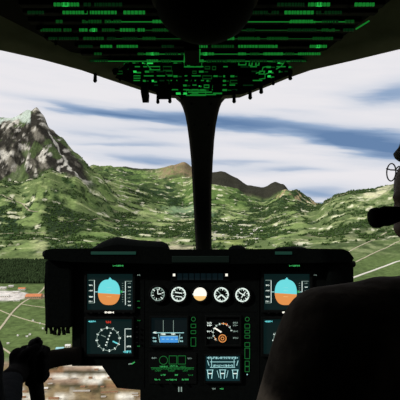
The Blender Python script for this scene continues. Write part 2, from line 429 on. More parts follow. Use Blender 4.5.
def terrain():
    nu, nd = XX.shape
    co = np.stack([XX, DD, ZZ+CZ], -1).reshape(-1, 3).astype(np.float32)
    idx = np.arange(nu*nd).reshape(nu, nd)
    q = np.stack([idx[:-1, :-1], idx[1:, :-1], idx[1:, 1:], idx[:-1, 1:]], -1).reshape(-1, 4).astype(np.int32)
    me = bpy.data.meshes.new('terrain')
    me.vertices.add(len(co)); me.vertices.foreach_set('co', co.ravel())
    me.loops.add(q.size); me.loops.foreach_set('vertex_index', q.ravel())
    me.polygons.add(len(q)); me.polygons.foreach_set('loop_start', np.arange(len(q), dtype=np.int32)*4)
    me.polygons.foreach_set('loop_total', np.full(len(q), 4, dtype=np.int32))
    me.polygons.foreach_set('use_smooth', np.ones(len(q), dtype=bool))
    me.update()
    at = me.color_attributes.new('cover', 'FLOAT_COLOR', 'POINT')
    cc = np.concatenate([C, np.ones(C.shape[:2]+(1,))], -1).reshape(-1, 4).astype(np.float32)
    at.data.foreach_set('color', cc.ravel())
    o = bpy.data.objects.new('terrain', me); COL.objects.link(o)
    m = bpy.data.materials.new('ground_cover'); m.use_nodes = True; nt = m.node_tree; b = nt.nodes['Principled BSDF']
    a = nt.nodes.new('ShaderNodeAttribute'); a.attribute_name = 'cover'
    tc = nt.nodes.new('ShaderNodeTexCoord')
    n = nt.nodes.new('ShaderNodeTexNoise'); n.inputs['Scale'].default_value = 1/24; n.inputs['Detail'].default_value = 5; n.inputs['Roughness'].default_value = .65
    nt.links.new(tc.outputs['Object'], n.inputs['Vector'])
    r = nt.nodes.new('ShaderNodeMapRange'); r.inputs['From Min'].default_value = .3; r.inputs['From Max'].default_value = .7
    r.inputs['To Min'].default_value = .62; r.inputs['To Max'].default_value = 1.42
    nt.links.new(n.outputs['Fac'], r.inputs['Value'])
    v = nt.nodes.new('ShaderNodeVectorMath'); v.operation = 'SCALE'
    nt.links.new(a.outputs['Color'], v.inputs[0]); nt.links.new(r.outputs[0], v.inputs['Scale'])
    nt.links.new(v.outputs[0], b.inputs['Base Color'])
    b.inputs['Roughness'].default_value = 1; b.inputs['Specular IOR Level'].default_value = 0.05
    bp = nt.nodes.new('ShaderNodeBump'); bp.inputs['Strength'].default_value = .5; bp.inputs['Distance'].default_value = 8
    nt.links.new(n.outputs['Fac'], bp.inputs['Height']); nt.links.new(bp.outputs[0], b.inputs['Normal'])
    me.materials.append(m)
    tag(o, 'green alpine valley with a rocky peak and hills seen beyond the windscreen', 'landscape', kind='structure')
terrain()

VH = []
rnd = random.Random(21)
# ---- buildings
def house(name, px, py, w, d, h, roofm, wallm, label, cat, group=None, rz=0.0, flat=False, wins=0):
    x, y, z = ground(px, py)
    t = thing(name, (x, y, z), label, cat, group)
    R = Matrix.Rotation(rz, 3, 'Z'); o = Vector((x, y, z))
    T = lambda p: o + R @ Vector(p)
    mb = MB(); mb.box(T((0, 0, h/2-1)), (w, d, h+2), rot=R); wl = mb.build('wall', wallm, t)
    mb = MB(); rh = .6 if flat else min(d, w)*.28; e = .5
    if flat:
        mb.box(T((0, 0, h+.35)), (w+1, d+1, .7), rot=R)
    else:
        a = [(-w/2-e, -d/2-e, h), (w/2+e, -d/2-e, h), (w/2+e, d/2+e, h), (-w/2-e, d/2+e, h)]
        v = [mb.bm.verts.new(T(p)) for p in a]; r = [mb.bm.verts.new(T((-w/2-e, 0, h+rh))), mb.bm.verts.new(T((w/2+e, 0, h+rh)))]
        for f in ((v[0], v[1], r[1], r[0]), (v[2], v[3], r[0], r[1]), (v[0], r[0], v[3]), (v[1], v[2], r[1]), (v[3], v[2], v[1], v[0])): mb.bm.faces.new(f)
    mb.build('roof', roofm, t, smooth=False)
    for k in range(wins):
        mb = MB(); mb.box(T((-w/2+(k+.5)*w/wins, -d/2-.05, h*.5)), (w/wins*.4, .3, h*.35), rot=R); mb.build('window', m_win, t)
    return t
m_win = mat('window_dark_glass', rgb(50, 58, 66), .3)
m_white = mat('wall_white_render', rgb(205, 200, 190), .9, noise=.1, scale=.3)
m_orange = mat('roof_orange_tile', rgb(196, 122, 78), .9, noise=.2, scale=.3)
m_brown = mat('roof_brown_tile', rgb(130, 92, 64), .9, noise=.25, scale=.3)
m_grey = mat('roof_grey_sheet', rgb(158, 152, 142), .8, noise=.15, scale=.3)
m_wroof = mat('roof_white_sheet', rgb(214, 212, 206), .8, noise=.1, scale=.3)
m_cyan = mat('roof_pale_blue_sheet', rgb(150, 200, 208), .7, noise=.08, scale=.3)
m_tan = mat('wall_tan_render', rgb(160, 140, 112), .9, noise=.15, scale=.3)
house('hangar', 34, 298, 62, 30, 9, m_orange, m_tan, 'long building with an orange roof beside the white sheds', 'building', rz=.05, wins=8)
house('hangar', 22, 290, 30, 16, 7, m_orange, m_white, 'small orange roofed building behind the long orange roofed one', 'building', wins=4)
for (px, py, w, d, h, lb) in [(3, 289, 30, 16, 8, 'white flat roofed shed at the far left edge of the yard'),
                      (11, 287, 22, 12, 7, 'white shed farthest back in the paved yard'),
                      (16, 293, 26, 14, 6, 'white shed next to the orange roofed buildings'),
                      (5, 297, 36, 14, 7, 'long white shed at the front left of the paved yard'),
                      (17, 301, 24, 10, 5, 'low white shed at the front of the yard by the road')]:
    house('shed', px, py, w, d, h, m_wroof, m_white, lb, 'building', rz=rnd.uniform(-.1, .1), flat=True, wins=4)
house('barn', 60, 351, 20, 16, 6, m_cyan, m_white, 'barn with a pale blue roof left of the instrument panel', 'building', rz=.1, wins=3)
house('barn', 68, 347, 14, 10, 5, m_wroof, m_white, 'white barn just behind the pale blue roofed one', 'building', wins=2)
house('barn', 70, 353, 10, 9, 4, m_grey, m_tan, 'small grey roofed barn beside the pale blue roofed one', 'building', wins=2)
for (px, py) in [(27, 337), (30, 335), (18, 336), (33, 321), (40, 324), (43, 329), (35, 342), (8, 344)]:
    house('farm_hut', px, py, rnd.uniform(4, 7), 4, 3, m_wroof, m_white, 'tiny white farm hut standing in the green fields', 'building', 'farm huts in the fields', rz=rnd.uniform(-.4, .4))
for py in (360, 365, 369, 374, 379, 383, 388, 393, 398, 404):
    px = 16+rnd.uniform(0, 12)
    while px < 138:
        w = rnd.choice([7, 9, 12, 12, 20, 34]); D = F*H0/(py-200); pw = w*F/D
        if rnd.random() < .5 and not (py < 380 and px < 46):
            rm, wm = rnd.choice([(m_brown, m_tan), (m_brown, m_tan), (m_grey, m_tan), (m_brown, m_tan), (m_wroof, m_tan), (m_grey, m_tan)])
            house('village_house', px+pw/2, py+rnd.uniform(-1.6, 1.6), w, rnd.uniform(4, 7), rnd.uniform(1.8, 3), rm, wm,
                  'low village house in the brown settlement below the instrument panel', 'building', 'village houses below the panel', rz=rnd.uniform(-.05, .2))
        px += pw+rnd.uniform(3, 16)
for k in range(14):
    for _ in range(40):
        px = rnd.uniform(202, 262); py = rnd.uniform(226, 240); g = Vector(ground(px, py))
        if all((g-q).length > 75 for q in VH): break
    VH.append(g)
    house('valley_house', px, py, rnd.uniform(16, 30), 14, 8, rnd.choice([m_wroof, m_grey]), m_white,
          'tiny pale house in the valley right of the windscreen post', 'building', 'houses in the valley', rz=rnd.uniform(-.5, .5))


# ---- woods (nobody could count them)
def woods(name, pts, hgt, rad, m, label):
    vs = []; fs = []
    base = []
    for k in range(5): base.append((math.cos(2*PI*k/5), math.sin(2*PI*k/5)))
    for (x, y, z, s) in pts:
        i = len(vs); r = rad*s; h = hgt*s
        for lv, rr in ((.12, .75), (.45, 1.0)):
            for bx, by in base: vs.append((x+bx*r*rr, y+by*r*rr, z+h*lv))
        vs.append((x, y, z+h)); vs.append((x, y, z-2))
        for k in range(5):
            j = (k+1) % 5
            fs.append((i+k, i+j, i+5+j, i+5+k)); fs.append((i+5+k, i+5+j, i+10)); fs.append((i+j, i+k, i+11))
    me = bpy.data.meshes.new(name); me.from_pydata(vs, [], fs); me.update()
    me.materials.append(m); o = bpy.data.objects.new(name, me); COL.objects.link(o)
    return tag(o, label, 'trees', kind='stuff')
mt_d = mat('conifer_dark_green', rgb(44, 58, 34), 1, noise=.5, scale=.03, spec=.05)
mt_m = mat('broadleaf_green', rgb(58, 78, 40), 1, noise=.5, scale=.03, spec=.05)
rnd = random.Random(3); pts = []
while len(pts) < 5200:
    u = rnd.uniform(-70, 75); d = rnd.uniform(2060, 2830)
    x = (u-200)/F*d
    pts.append((x, d, tz(x, d), rnd.uniform(.7, 1.25)))
woods('forest_belt', pts, 17, 6.5, mt_d, 'dark conifer forest belt crossing the valley floor behind the sheds')
pts = []
while len(pts) < 9000:
    u = rnd.uniform(-15, 400); d = rnd.uniform(3200, 7600)
    i = int(np.argmin(abs(UG-u))); j = int(np.searchsorted(DG, d))
    if C[i, j, 1] > lin(96) or C[i, j, 1] < .01 or rk[i, j] > .3: continue
    x = (u-200)/F*d
    if any((x-q.x)**2+(d-q.y)**2 < 1600 for q in VH): continue
    pts.append((x, d, tz(x, d), rnd.uniform(.7, 1.3)))
woods('hillside_woods', pts, 15, 8, mt_m, 'scattered green woods over the valley slopes')

# ---- roads draped on the ground
def road(name, pxs, width, m, label):
    P = [Vector(ground(*p)) for p in pxs]
    pts = []
    for k in range(len(P)-1):
        p0, p1, p2, p3 = P[max(k-1, 0)], P[k], P[k+1], P[min(k+2, len(P)-1)]
        n = max(4, int((p2-p1).length/18))
        for q in range(n):
            t = q/n
            v = .5*((2*p1)+(-p0+p2)*t+(2*p0-5*p1+4*p2-p3)*t*t+(-p0+3*p1-3*p2+p3)*t**3)
            pts.append(v)
    pts.append(P[-1])
    mb = MB(); prev = None; rs = []
    for i, p in enumerate(pts):
        t = (pts[min(i+1, len(pts)-1)]-pts[max(i-1, 0)]); t.z = 0
        if t.length < 1e-3: continue
        t.normalize(); s = Vector((t.y, -t.x, 0))
        a = p+s*width/2; b = p-s*width/2
        za = max(tz(a.x, a.y), tz(p.x, p.y), tz(b.x, b.y))+1.2
        rs.append([(a.x, a.y, za), (b.x, b.y, za), (b.x, b.y, za-4), (a.x, a.y, za-4)])
    mb.rings(rs)
    o = mb.build(name, m, smooth=False)
    return tag(o, label, 'road', kind='structure')
m_road = mat('road_pale_gravel', rgb(176, 168, 142), .95, noise=.15, scale=.02)
m_road2 = mat('road_white_concrete', rgb(208, 204, 192), .95, noise=.1, scale=.02)
road('road', [(-6, 336), (3, 325), (12, 313), (20, 305), (29, 299), (38, 294), (44, 288), (47, 281)], 7, m_road, 'pale road curving from the sheds down the valley floor')
road('lane', [(-4, 309), (6, 313), (20, 318), (34, 322), (46, 325)], 4, m_road, 'thin farm lane crossing the fields below the sheds')
road('lane', [(20, 304), (32, 306), (49, 308)], 3, m_road, 'short lane leading right from the road junction')
road('railway_track', [(-8, 341), (2, 348), (12, 355), (24, 365), (40, 378)], 5, m_road, 'curved pale track passing behind the gloved hand')
road('highway', [(345, 281), (358, 276), (372, 271), (386, 266), (404, 260), (420, 254)], 15, m_road2, 'wide white highway crossing behind the right end of the instrument panel')
road('hill_track', [(340, 256), (352, 250), (362, 245), (376, 239), (392, 230)], 9, m_road, 'faint track climbing the right hillside')
road('hill_track', [(356, 262), (372, 254), (388, 247), (402, 240)], 9, m_road, 'faint track low on the right hillside above the highway')
road('valley_road', [(205, 237), (222, 239), (238, 238), (250, 236), (254, 231), (262, 226)], 13, m_road2, 'white valley road right of the windscreen post')
road('valley_road', [(60, 222), (80, 220), (100, 219), (125, 221), (150, 223), (185, 224)], 9, m_road, 'pale road along the valley left of the windscreen post')
road('mountain_trail', [(-5, 196), (10, 199), (22, 204), (30, 211), (38, 212)], 15, m_road, 'pale trail winding on the slope below the rocky peak')
road('meadow_track', [(0, 234), (20, 233), (46, 233)], 7, m_road, 'thin track over the meadow above the forest belt')

# ================================================================== SKY
def sky():
    w = bpy.data.worlds.new('sky'); S.world = w; w.use_nodes = True; nt = w.node_tree
    for n in list(nt.nodes): nt.nodes.remove(n)
    out = nt.nodes.new('ShaderNodeOutputWorld'); bg = nt.nodes.new('ShaderNodeBackground'); nt.links.new(bg.outputs[0], out.inputs[0])
    tc = nt.nodes.new('ShaderNodeTexCoord'); sp = nt.nodes.new('ShaderNodeSeparateXYZ'); nt.links.new(tc.outputs['Generated'], sp.inputs[0])
    def mth(op, a, b=None, c=None):
        n = nt.nodes.new('ShaderNodeMath'); n.operation = op
        for i, v in enumerate((a, b, c)):
            if v is None: continue
            if isinstance(v, (int, float)): n.inputs[i].default_value = v
            else: nt.links.new(v, n.inputs[i])
        return n.outputs[0]
    X, Y, Z = sp.outputs
    az = mth('ARCTAN2', X, Y)                       # bearing
    hr = mth('SQRT', mth('ADD', mth('MULTIPLY', X, X), mth('MULTIPLY', Y, Y)))
    el = mth('ARCTAN2', Z, hr)                      # elevation
    cb = nt.nodes.new('ShaderNodeCombineXYZ'); nt.links.new(mth('MULTIPLY', az, 3.0), cb.inputs[0]); nt.links.new(mth('ADD', mth('MULTIPLY', el, 22.0), mth('MULTIPLY', az, 1.6)), cb.inputs[1])
    n1 = nt.nodes.new('ShaderNodeTexNoise'); n1.inputs['Scale'].default_value = 1.0; n1.inputs['Detail'].default_value = 6; n1.inputs['Roughness'].default_value = .55
    n1.inputs['Distortion'].default_value = .4
    nt.links.new(cb.outputs[0], n1.inputs['Vector'])
    cb2 = nt.nodes.new('ShaderNodeCombineXYZ'); nt.links.new(mth('MULTIPLY', az, 7.0), cb2.inputs[0]); nt.links.new(mth('ADD', mth('MULTIPLY', el, 60.0), mth('MULTIPLY', az, 5)), cb2.inputs[1])
    cb2.inputs[2].default_value = 3.7
    n2 = nt.nodes.new('ShaderNodeTexNoise'); n2.inputs['Scale'].default_value = 1.0; n2.inputs['Detail'].default_value = 4
    nt.links.new(cb2.outputs[0], n2.inputs['Vector'])
    nz = mth('SUBTRACT', n1.outputs['Fac'], .5); nz2 = mth('SUBTRACT', n2.outputs['Fac'], .5)
    elw = mth('ADD', el, mth('MULTIPLY', nz, .035)); elw = mth('ADD', elw, mth('MULTIPLY', nz2, .012))
    azw = mth('ADD', az, mth('MULTIPLY', nz2, .12))
    tot = None
    # blue gaps between the clouds: bearing mark, elevation mark, half sizes, slant, strength
    for (px, py, rx, ry, sl, st) in [(120, 138, 100, 24, .05, .20), (80, 108, 70, 4.5, .10, .42), (140, 115, 70, 5, .06, .62), (170, 130, 50, 2.5, .0, .25),
                                     (225, 122, 60, 8, .10, .62), (320, 134, 90, 10, .14, .80), (385, 148, 60, 13, .12, .80),
                                     (395, 93, 50, 11, -.05, .6), (480, 110, 60, 25, 0, .5), (245, 163, 50, 3.5, .02, .42), (300, 170, 35, 3, .03, .40),
                                     (315, 194, 50, 9, 0, .62), (240, 172, 60, 5, 0, .25), (250, 144, 35, 2.5, .05, .2), (150, 160, 60, 6, .05, .48), (130, 145, 60, 2.5, .0, .3),
                                     (100, 135, 60, 4, .1, .22), (290, 112, 30, 3, .1, .25)]:
        a0 = math.atan((px-200)/F); hx = rx/F*math.cos(a0)**2; e0 = math.atan((200-py)/F*math.cos(a0)); hy = ry/F
        da = mth('SUBTRACT', azw, a0)
        ec = mth('SUBTRACT', e0, mth('MULTIPLY', da, sl))
        u = mth('DIVIDE', da, hx); v = mth('DIVIDE', mth('SUBTRACT', elw, ec), hy)
        g = mth('EXPONENT', mth('MULTIPLY', mth('ADD', mth('MULTIPLY', u, u), mth('MULTIPLY', v, v)), -1.0))
        g = mth('MULTIPLY', g, st)
        tot = g if tot is None else mth('ADD', tot, g)
    tot = mth('ADD', tot, mth('MULTIPLY', nz, .25)); tot = mth('ADD', tot, mth('MULTIPLY', nz2, .25))
    rp = nt.nodes.new('ShaderNodeValToRGB'); e = rp.color_ramp.elements
    e[0].position = 0.0; e[0].color = rgb(234, 232, 236)
    e[1].position = 1.0; e[1].color = rgb(102, 132, 172)
    k = rp.color_ramp.elements.new(.3); k.color = rgb(214, 218, 228)
    k = rp.color_ramp.elements.new(.6); k.color = rgb(150, 172, 202)
    nt.links.new(tot, rp.inputs[0])
    # below the horizon: dull green-grey ground light
    mx = nt.nodes.new('ShaderNodeMix'); mx.data_type = 'RGBA'
    f = mth('MULTIPLY', mth('ADD', el, .012), -60.0)
    cl = nt.nodes.new('ShaderNodeClamp'); nt.links.new(f, cl.inputs[0]); nt.links.new(cl.outputs[0], mx.inputs[0])
    nt.links.new(rp.outputs[0], mx.inputs[6]); mx.inputs[7].default_value = rgb(80, 92, 70)
    nt.links.new(mx.outputs[2], bg.inputs[0]); bg.inputs[1].default_value = 1.0
sky()
sun = bpy.data.lights.new('sun', 'SUN'); sun.energy = 2.6; sun.angle = math.radians(2); sun.color = (1, .97, .9)
so = bpy.data.objects.new('sun', sun); COL.objects.link(so)
so.rotation_euler = Vector((.78, .50, -.62)).to_track_quat('-Z', 'Y').to_euler()   # comes from behind left

# ================================================================== CABIN
def struct(o, label=None):
    o['kind'] = 'structure'
    if label: o['label'] = label
    return o
# top edge of the windscreen: (bearing, mark, distance)
HEAD = [(-170, 8, .80), (-60, 33, .88), (0, 48, .95), (40, 57, 1.0), (80, 68, 1.07), (112, 79, 1.13), (145, 90, 1.20), (167, 96, 1.235), (203, 99, 1.25),
        (240, 96, 1.235), (270, 84, 1.17), (292, 75, 1.12), (312, 68, 1.07), (355, 58, .99), (400, 47, .93), (460, 35, .87), (570, 12, .80)]
def xz(p): v = W(p[0], p[1], p[2]); return v
mb = MB()
rA = [xz(p) for p in HEAD]
rows = [[Vector((p.x, p.y+.012, p.z-.002)) for p in rA],
        [Vector((p.x*1.0, p.y-.045, p.z+.020+.00*abs(p.x))) for p in rA],
        [Vector((p.x*1.02, min(p.y-.16, .95), CZ+.395-.05*(abs(p.x)/.7)**2)) for p in rA],
        [Vector((p.x*1.1, .30, CZ+.44-.05*(abs(p.x)/.7)**2)) for p in rA],
        [Vector((p.x*1.25, -1.3, CZ+.44-.05*(abs(p.x)/.7)**2)) for p in rA]]
top = [[Vector((p.x, p.y, p.z+.05)) for p in r] for r in rows]
vb = [[mb.bm.verts.new(p) for p in r] for r in rows]; vt = [[mb.bm.verts.new(p) for p in r] for r in top]
n = len(rA)
for a, b, s in [(vb[i], vb[i+1], 1) for i in range(4)]+[(vt[i+1], vt[i], 1) for i in range(4)]+[(vt[0], vb[0], 1), (vb[4], vt[4], 1)]:
    for i in range(n-1): mb.bm.faces.new((a[i], a[i+1], b[i+1], b[i]))
for i in range(4):
    mb.bm.faces.new((vb[i][0], vb[i+1][0], vt[i+1][0], vt[i][0])); mb.bm.faces.new((vb[i+1][-1], vb[i][-1], vt[i][-1], vt[i+1][-1]))
struct(mb.build('ceiling', M['lining'], smooth=True), 'dark olive cabin roof lining above the windscreen')
xw = .86
mb = MB(); mb.box((0, -.05, -.03), (2*xw, 2.6, .06)); struct(mb.build('floor', M['cabin']))
for s, nm in ((-1, 'wall_left'), (1, 'wall_right')):
    mb = MB(); mb.box((s*(xw+.02), -.28, .82), (.04, 2.12, 1.72)); struct(mb.build(nm, M['cabin']))
mb = MB(); mb.box((0, -1.34, .84), (2*xw+.08, .04, 1.76)); struct(mb.build('wall_back', M['cabin']))

# windscreen centre post
prof = [(95, 175, 226, 1.232, .05), (99, 179.5, 222.5, 1.25, .05), (104, 182, 220.5, 1.27, .05), (112, 184.5, 218.5, 1.30, .05), (125, 187, 216, 1.36, .05), (140, 189, 214.3, 1.43, .05),
        (160, 191, 213, 1.53, .045), (190, 192.6, 211.6, 1.70, .045), (220, 194.2, 211.6, 1.86, .04), (250, 195.8, 211.8, 2.0, .04), (275, 196, 212, 2.1, .04)]
mb = MB(); rs = []
for (py, x0, x1, Y, t) in prof:
    a, b = W(x0, py, Y), W(x1, py, Y); w = b.x-a.x; q = min(.012, w*.2)
    rs.append([(a.x+q, a.y, a.z), (b.x-q, a.y, a.z), (b.x, a.y+q, a.z), (b.x, a.y+t, a.z), (a.x, a.y+t, a.z), (a.x, a.y+q, a.z)])
mb.rings(rs)
t = thing('windscreen_post', W(204, 275, 2.1), 'black flared centre post dividing the windscreen above the instrument panel', 'post')
mb.build('post_frame', M['post'], t)
mb = MB()
for (py, x0, x1, Y, tt) in prof[2:-1:2]:
    for f in (.25, .75):
        mb = MB(); c = W(x0+(x1-x0)*f, py, Y); mb.lathe((c.x, c.y-.001, c.z), (0, -1, 0), [(0, .004), (.002, .004), (.003, .002)], n=8); mb.build('fastener', M['knob'], t)

# ================================================================== OVERHEAD PANEL
hA = .35
def PA(px, py):              # point on the flat underside
    Y = hA*F/(200-py); return Vector(((px-200)/F*Y, Y, CZ+hA))
yB0, zB0 = 1.075, hA
p1 = W(200, 97, 1.20); dB = Vector((0, p1.y-yB0, p1.z-CZ-zB0)).normalized(); nB = Vector((0, dB.z, -dB.y))   # outward normal (down/back)
if nB.y > 0: nB = -nB
def PB(px, py, off=0.0):     # point on the sloping front face
    d = Vector(((px-200)/F, 1, (200-py)/F)); o = Vector((0, 0, CZ)); p0 = Vector((0, yB0, CZ+zB0))
    tt = (p0-o).dot(nB)/d.dot(nB); return o+d*tt+nB*off
oh = thing('overhead_panel', (0, .8, CZ+.39), 'black overhead switch panel with rows of green lit legends under the roof', 'panel')
mb = MB()
quad = [(-.395, .35), (.335, .35), (.335, .75), (.315, .86), (.285, 1.075), (-.285, 1.075), (-.335, .93), (-.385, .80)]
mb.poly_prism([(x, y, CZ+hA) for x, y in quad], [(x, y, CZ+hA+.035) for x, y in quad])
mb.build('switch_tray', M['panel'], oh)
mb = MB()
bow = [(85.5, 60), (314, 60), (308, 68), (292, 74), (270, 83), (256, 89), (243, 94), (203, 97), (165, 95), (146, 89), (125, 81), (112, 77), (98, 70), (88, 65)]
mb.poly_prism([PB(*p) for p in bow], [PB(p[0], p[1], -.025) for p in bow])
mb.build('front_fascia', M['panel'], oh)
def quadbox(mb, c, u, v, nn, du, dv, dn, m=None):
    R = Matrix((u, v, nn)).transposed(); mb.box(c, (du, dv, dn), m, rot=R)
EX = Vector((1, 0, 0)); EY = Vector((0, 1, 0)); EZ = Vector((0, 0, 1))
rnd = random.Random(5)
rowsA = [(2, 20, 390), (10, 24, 384), (19, 14, 370), (27.5, 32, 353), (36, 45, 342), (44, 58, 322), (51.5, 62, 306), (58.5, 84, 312)]
for ri, (py, xa, xb) in enumerate(rowsA):
    L = PA(200, py); Y = L.y; x0 = (xa-200)/F*Y; x1 = (xb-200)/F*Y
    x0 = max(x0, -.37 if Y < .82 else (-.33 if Y < .95 else -.28)); x1 = min(x1, .325 if Y < .8 else .282 if Y > 1.05 else .31)
    bar = MB(); bar.box(((x0+x1)/2, Y, CZ+hA-.003), (x1-x0, .016, .010), bevel=.002); rb = bar.build('switch_row', M['bezel'], oh)
    lg = MB(); x = x0+.01
    # legends: short runs of lit marks
    while x < x1-.02:
        w = rnd.uniform(.012, .05); r = rnd.random()
        m = M['l_mid'] if r > .62 else M['l_dim'] if r > .3 else M['l_faint']
        if rnd.random() < .72:
            xx = x
            while xx < x+w:
                cw = rnd.uniform(.002, .006)
                lg.box((xx+cw/2, Y-.009, CZ+hA-.0085), (cw, .0022 if r < .8 else .0032, .0055), m); xx += cw+.0015
            if r > .9: lg.box((x+w/2, Y-.009, CZ+hA-.0085), (w*.25, .0026, .006), M['l_bright'])
        x += w+rnd.uniform(.004, .018)
    if ri in (2, 3, 4, 6): lg.box(((x0+x1)/2+.06, Y-.0085, CZ+hA-.009), ((x1-x0)*.72, .0015, .0015), M['l_mid'] if ri in (2, 6) else M['l_dim'])
    if ri == 7: lg.box((0, Y-.0085, CZ+hA-.0095), (.52, .0015, .0018), M['l_mid'])
    tag(lg.build('legend', None, rb), 'green lit legends')
    if ri < 7:
        xs = x0+.02; 
        while xs < x1-.02:
            if abs(xs) > .05 and rnd.random() < .5:
                tg = MB(); tg.lathe((xs, Y+.010, CZ+hA), (0, -.25, -1), [(0, .005), (.004, .005), (.004, .002), (.016, .003), (.018, .001)], n=8)
                tg.build('toggle_switch', M['knob'], oh)
            xs += .047
# diagonal lit line at the right end
mb = MB(); a, b = PA(369, 19), PA(356, 27); d = (b-a)
mb.tube([a-Vector((0, 0, .004)), b-Vector((0, 0, .004))], .0016, n=6); tag(mb.build('legend', M['l_mid'], oh), 'green lit diagonal line')
# front fascia legends: boxes, bars and bright marks
UB = EX; VB = dB
def b_rect(mb, x0, y0, x1, y1, m, h=.0015):
    a, b = PB(x0, y0), PB(x1, y1); c = (a+b)/2+nB*h/2
    d = b-a; quadbox(mb, c, UB, VB, nB, abs(d.x), max(abs(d.dot(VB)), .0012), h, m)
def b_out(mb, x0, y0, x1, y1, m, w=.55):
    b_rect(mb, x0, y0, x1, y0+w, m); b_rect(mb, x0, y1-w, x1, y1, m); b_rect(mb, x0, y0, x0+w, y1, m); b_rect(mb, x1-w, y0, x1, y1, m)
def lowmark(x):
    pts = sorted([(p[0], p[1]) for p in bow[2:]]+[(85.5, 61)])
    return float(np.interp(x, [p[0] for p in pts], [p[1] for p in pts]))
for (xa, xb) in ((88, 132), (132, 182), (183, 222), (222, 266), (266, 306)):
    lg = MB(); y = 61.5
    while y < 95:
        x = xa+rnd.uniform(0, 3)
        while x < xb-3:
            w = rnd.uniform(3, 11)
            if y+3 < lowmark(x)-.8 and y+3 < lowmark(min(x+w, xb))-.8 and x+w < xb:
                r = rnd.random()
                if r < .18: b_out(lg, x, y, x+w, y+rnd.uniform(2.6, 4.4) if y+5 < lowmark(x) and y+5 < lowmark(x+w) else y+2.4, M['l_dim'] if r < .08 else M['l_mid'])
                elif r < .45: b_rect(lg, x, y, x+w, y+.7, M['l_mid'])
                elif r < .62: b_rect(lg, x, y, x+w*.5, y+1.5, M['l_mid']); b_rect(lg, x+w*.6, y+.6, x+w, y+1.3, M['l_dim'])
                elif r < .70: b_rect(lg, x, y, x+w*.35, y+1.6, M['l_bright']); b_rect(lg, x+w*.35, y+1.2, x+w*.8, y+2.2, M['l_mid'])
                elif r < .85: b_rect(lg, x, y, x+w, y+1.0, M['l_faint'])
            x += w+rnd.uniform(1, 3.5)
        y += 4.6
    if xa > 180 and xa < 200 :
        b_out(lg, 184, 61, 202, 67, M['l_mid']); b_out(lg, 187, 62, 190, 66, M['l_mid'])
    tag(lg.build('legend', None, oh), 'green lit outlines and marks')
lg = MB()
for (x0, y0, x1, y1, m) in [(176, 92.5, 187, 94, 'l_bright'), (188, 91.5, 212, 92.2, 'l_mid'), (213, 92.6, 222, 93.6, 'l_mid'), (190, 94, 216, 94.6, 'l_mid'), (147, 62, 153, 63.4, 'l_bright'), (124, 63, 128, 64.5, 'l_mid')]:
    b_rect(lg, x0, y0, x1, y1, M[m], .002)
b_out(lg, 186, 89.5, 206, 95.5, M['l_mid'], .7)
for (x, y) in [(100, 63), (124, 64), (147, 64)]:
    a = PB(x, y, .001); b = PB(x+4, y+5, .001) if y+5 < lowmark(x)-.5 else PB(x+3, y+2.5, .001); lg.tube([a, b], .0014, M['l_mid'], n=5)
for pts in [[(268, 66), (263, 67), (262, 71), (256, 73)], [(270, 72), (265, 74), (265, 78), (259, 79)], [(285, 61), (281, 66), (276, 69)]]:
    lg.tube([PB(x, y, .001) for x, y in pts], .0013, M['l_mid'], n=5)
tag(lg.build('legend', None, oh), 'bright green lit marks along the fascia')
# knobs and toggles standing off the fascia
for (px, py, L, r) in [(95.5, 70.5, 7, 1.7), (158, 92.5, 7, 1.6), (170, 93.5, 6, 1.7), (234, 91, 7.5, 1.8), (250, 88, 7, 1.9), (261, 83, 6.5, 1.9), (273, 78.5, 4, 1.4), (290, 71.5, 5, 1.8), (182, 93, 4, 1.2), (120, 76, 3, 1.3)]:
    kk = 1.19/F; p = PB(px, py, 0); mb = MB()
    mb.lathe((p.x, p.y-.001, p.z), (0, -.12, -1), [(-.004, r*kk*1.3), (.002, r*kk*1.3), (.004, r*kk*.85), (L*kk*1.25, r*kk*.95), (L*kk*1.45, r*kk*1.1), (L*kk*1.65, r*kk*.6)], n=10)
    mb.build('toggle_switch', M['knob'], oh)
for (x0, x1, y0, y1) in [(141, 149.5, 84, 96.5), (158, 170, 83, 93), (213, 222, 76, 86), (238, 250, 69, 78)]:
    a, b = PB(x0, y0), PB(x1, y1); mb = MB(); c = (a+b)/2+nB*.012
    quadbox(mb, c, UB, VB, nB, abs(b.x-a.x), (b-a).dot(VB)*.9, .024)
    mb.build('guarded_switch', M['knob'], oh)
rnd = random.Random(8)
for k in range(26):
    px = rnd.uniform(98, 300); py = rnd.uniform(63, 90)
    if py+5 > lowmark(px): continue
    p = PB(px, py); mb = MB(); mb.lathe(p, nB, [(-.002, .007), (.006, .007), (.008, .005), (.014, .0045), (.015, .002)], n=12); mb.build('rotary_knob', M['knob'], oh)
# lever bracket in the centre
a = PA(192, 50)
lv = thing('lever_bracket', (a.x, a.y, CZ+hA), 'black lever bracket with green lit edges hanging in the middle of the overhead panel', 'lever')
mb = MB(); c0 = PA(192, 56); c1 = PA(192, 40)
mb.box(((c0.x+c1.x)/2, (c0.y+c1.y)/2, CZ+hA-.012), (.034, c0.y-c1.y, .022), bevel=.004); mb.build('bracket', M['knob'], lv)
for px in (184, 199):
    mb = MB(); q0, q1 = PA(px, 57.5), PA(px+1, 44); mb.tube([q0-Vector((0, 0, .012)), q1-Vector((0, 0, .012))], .0014, n=6); tag(mb.build('edge_light', M['l_mid'], lv), 'green lit edge')
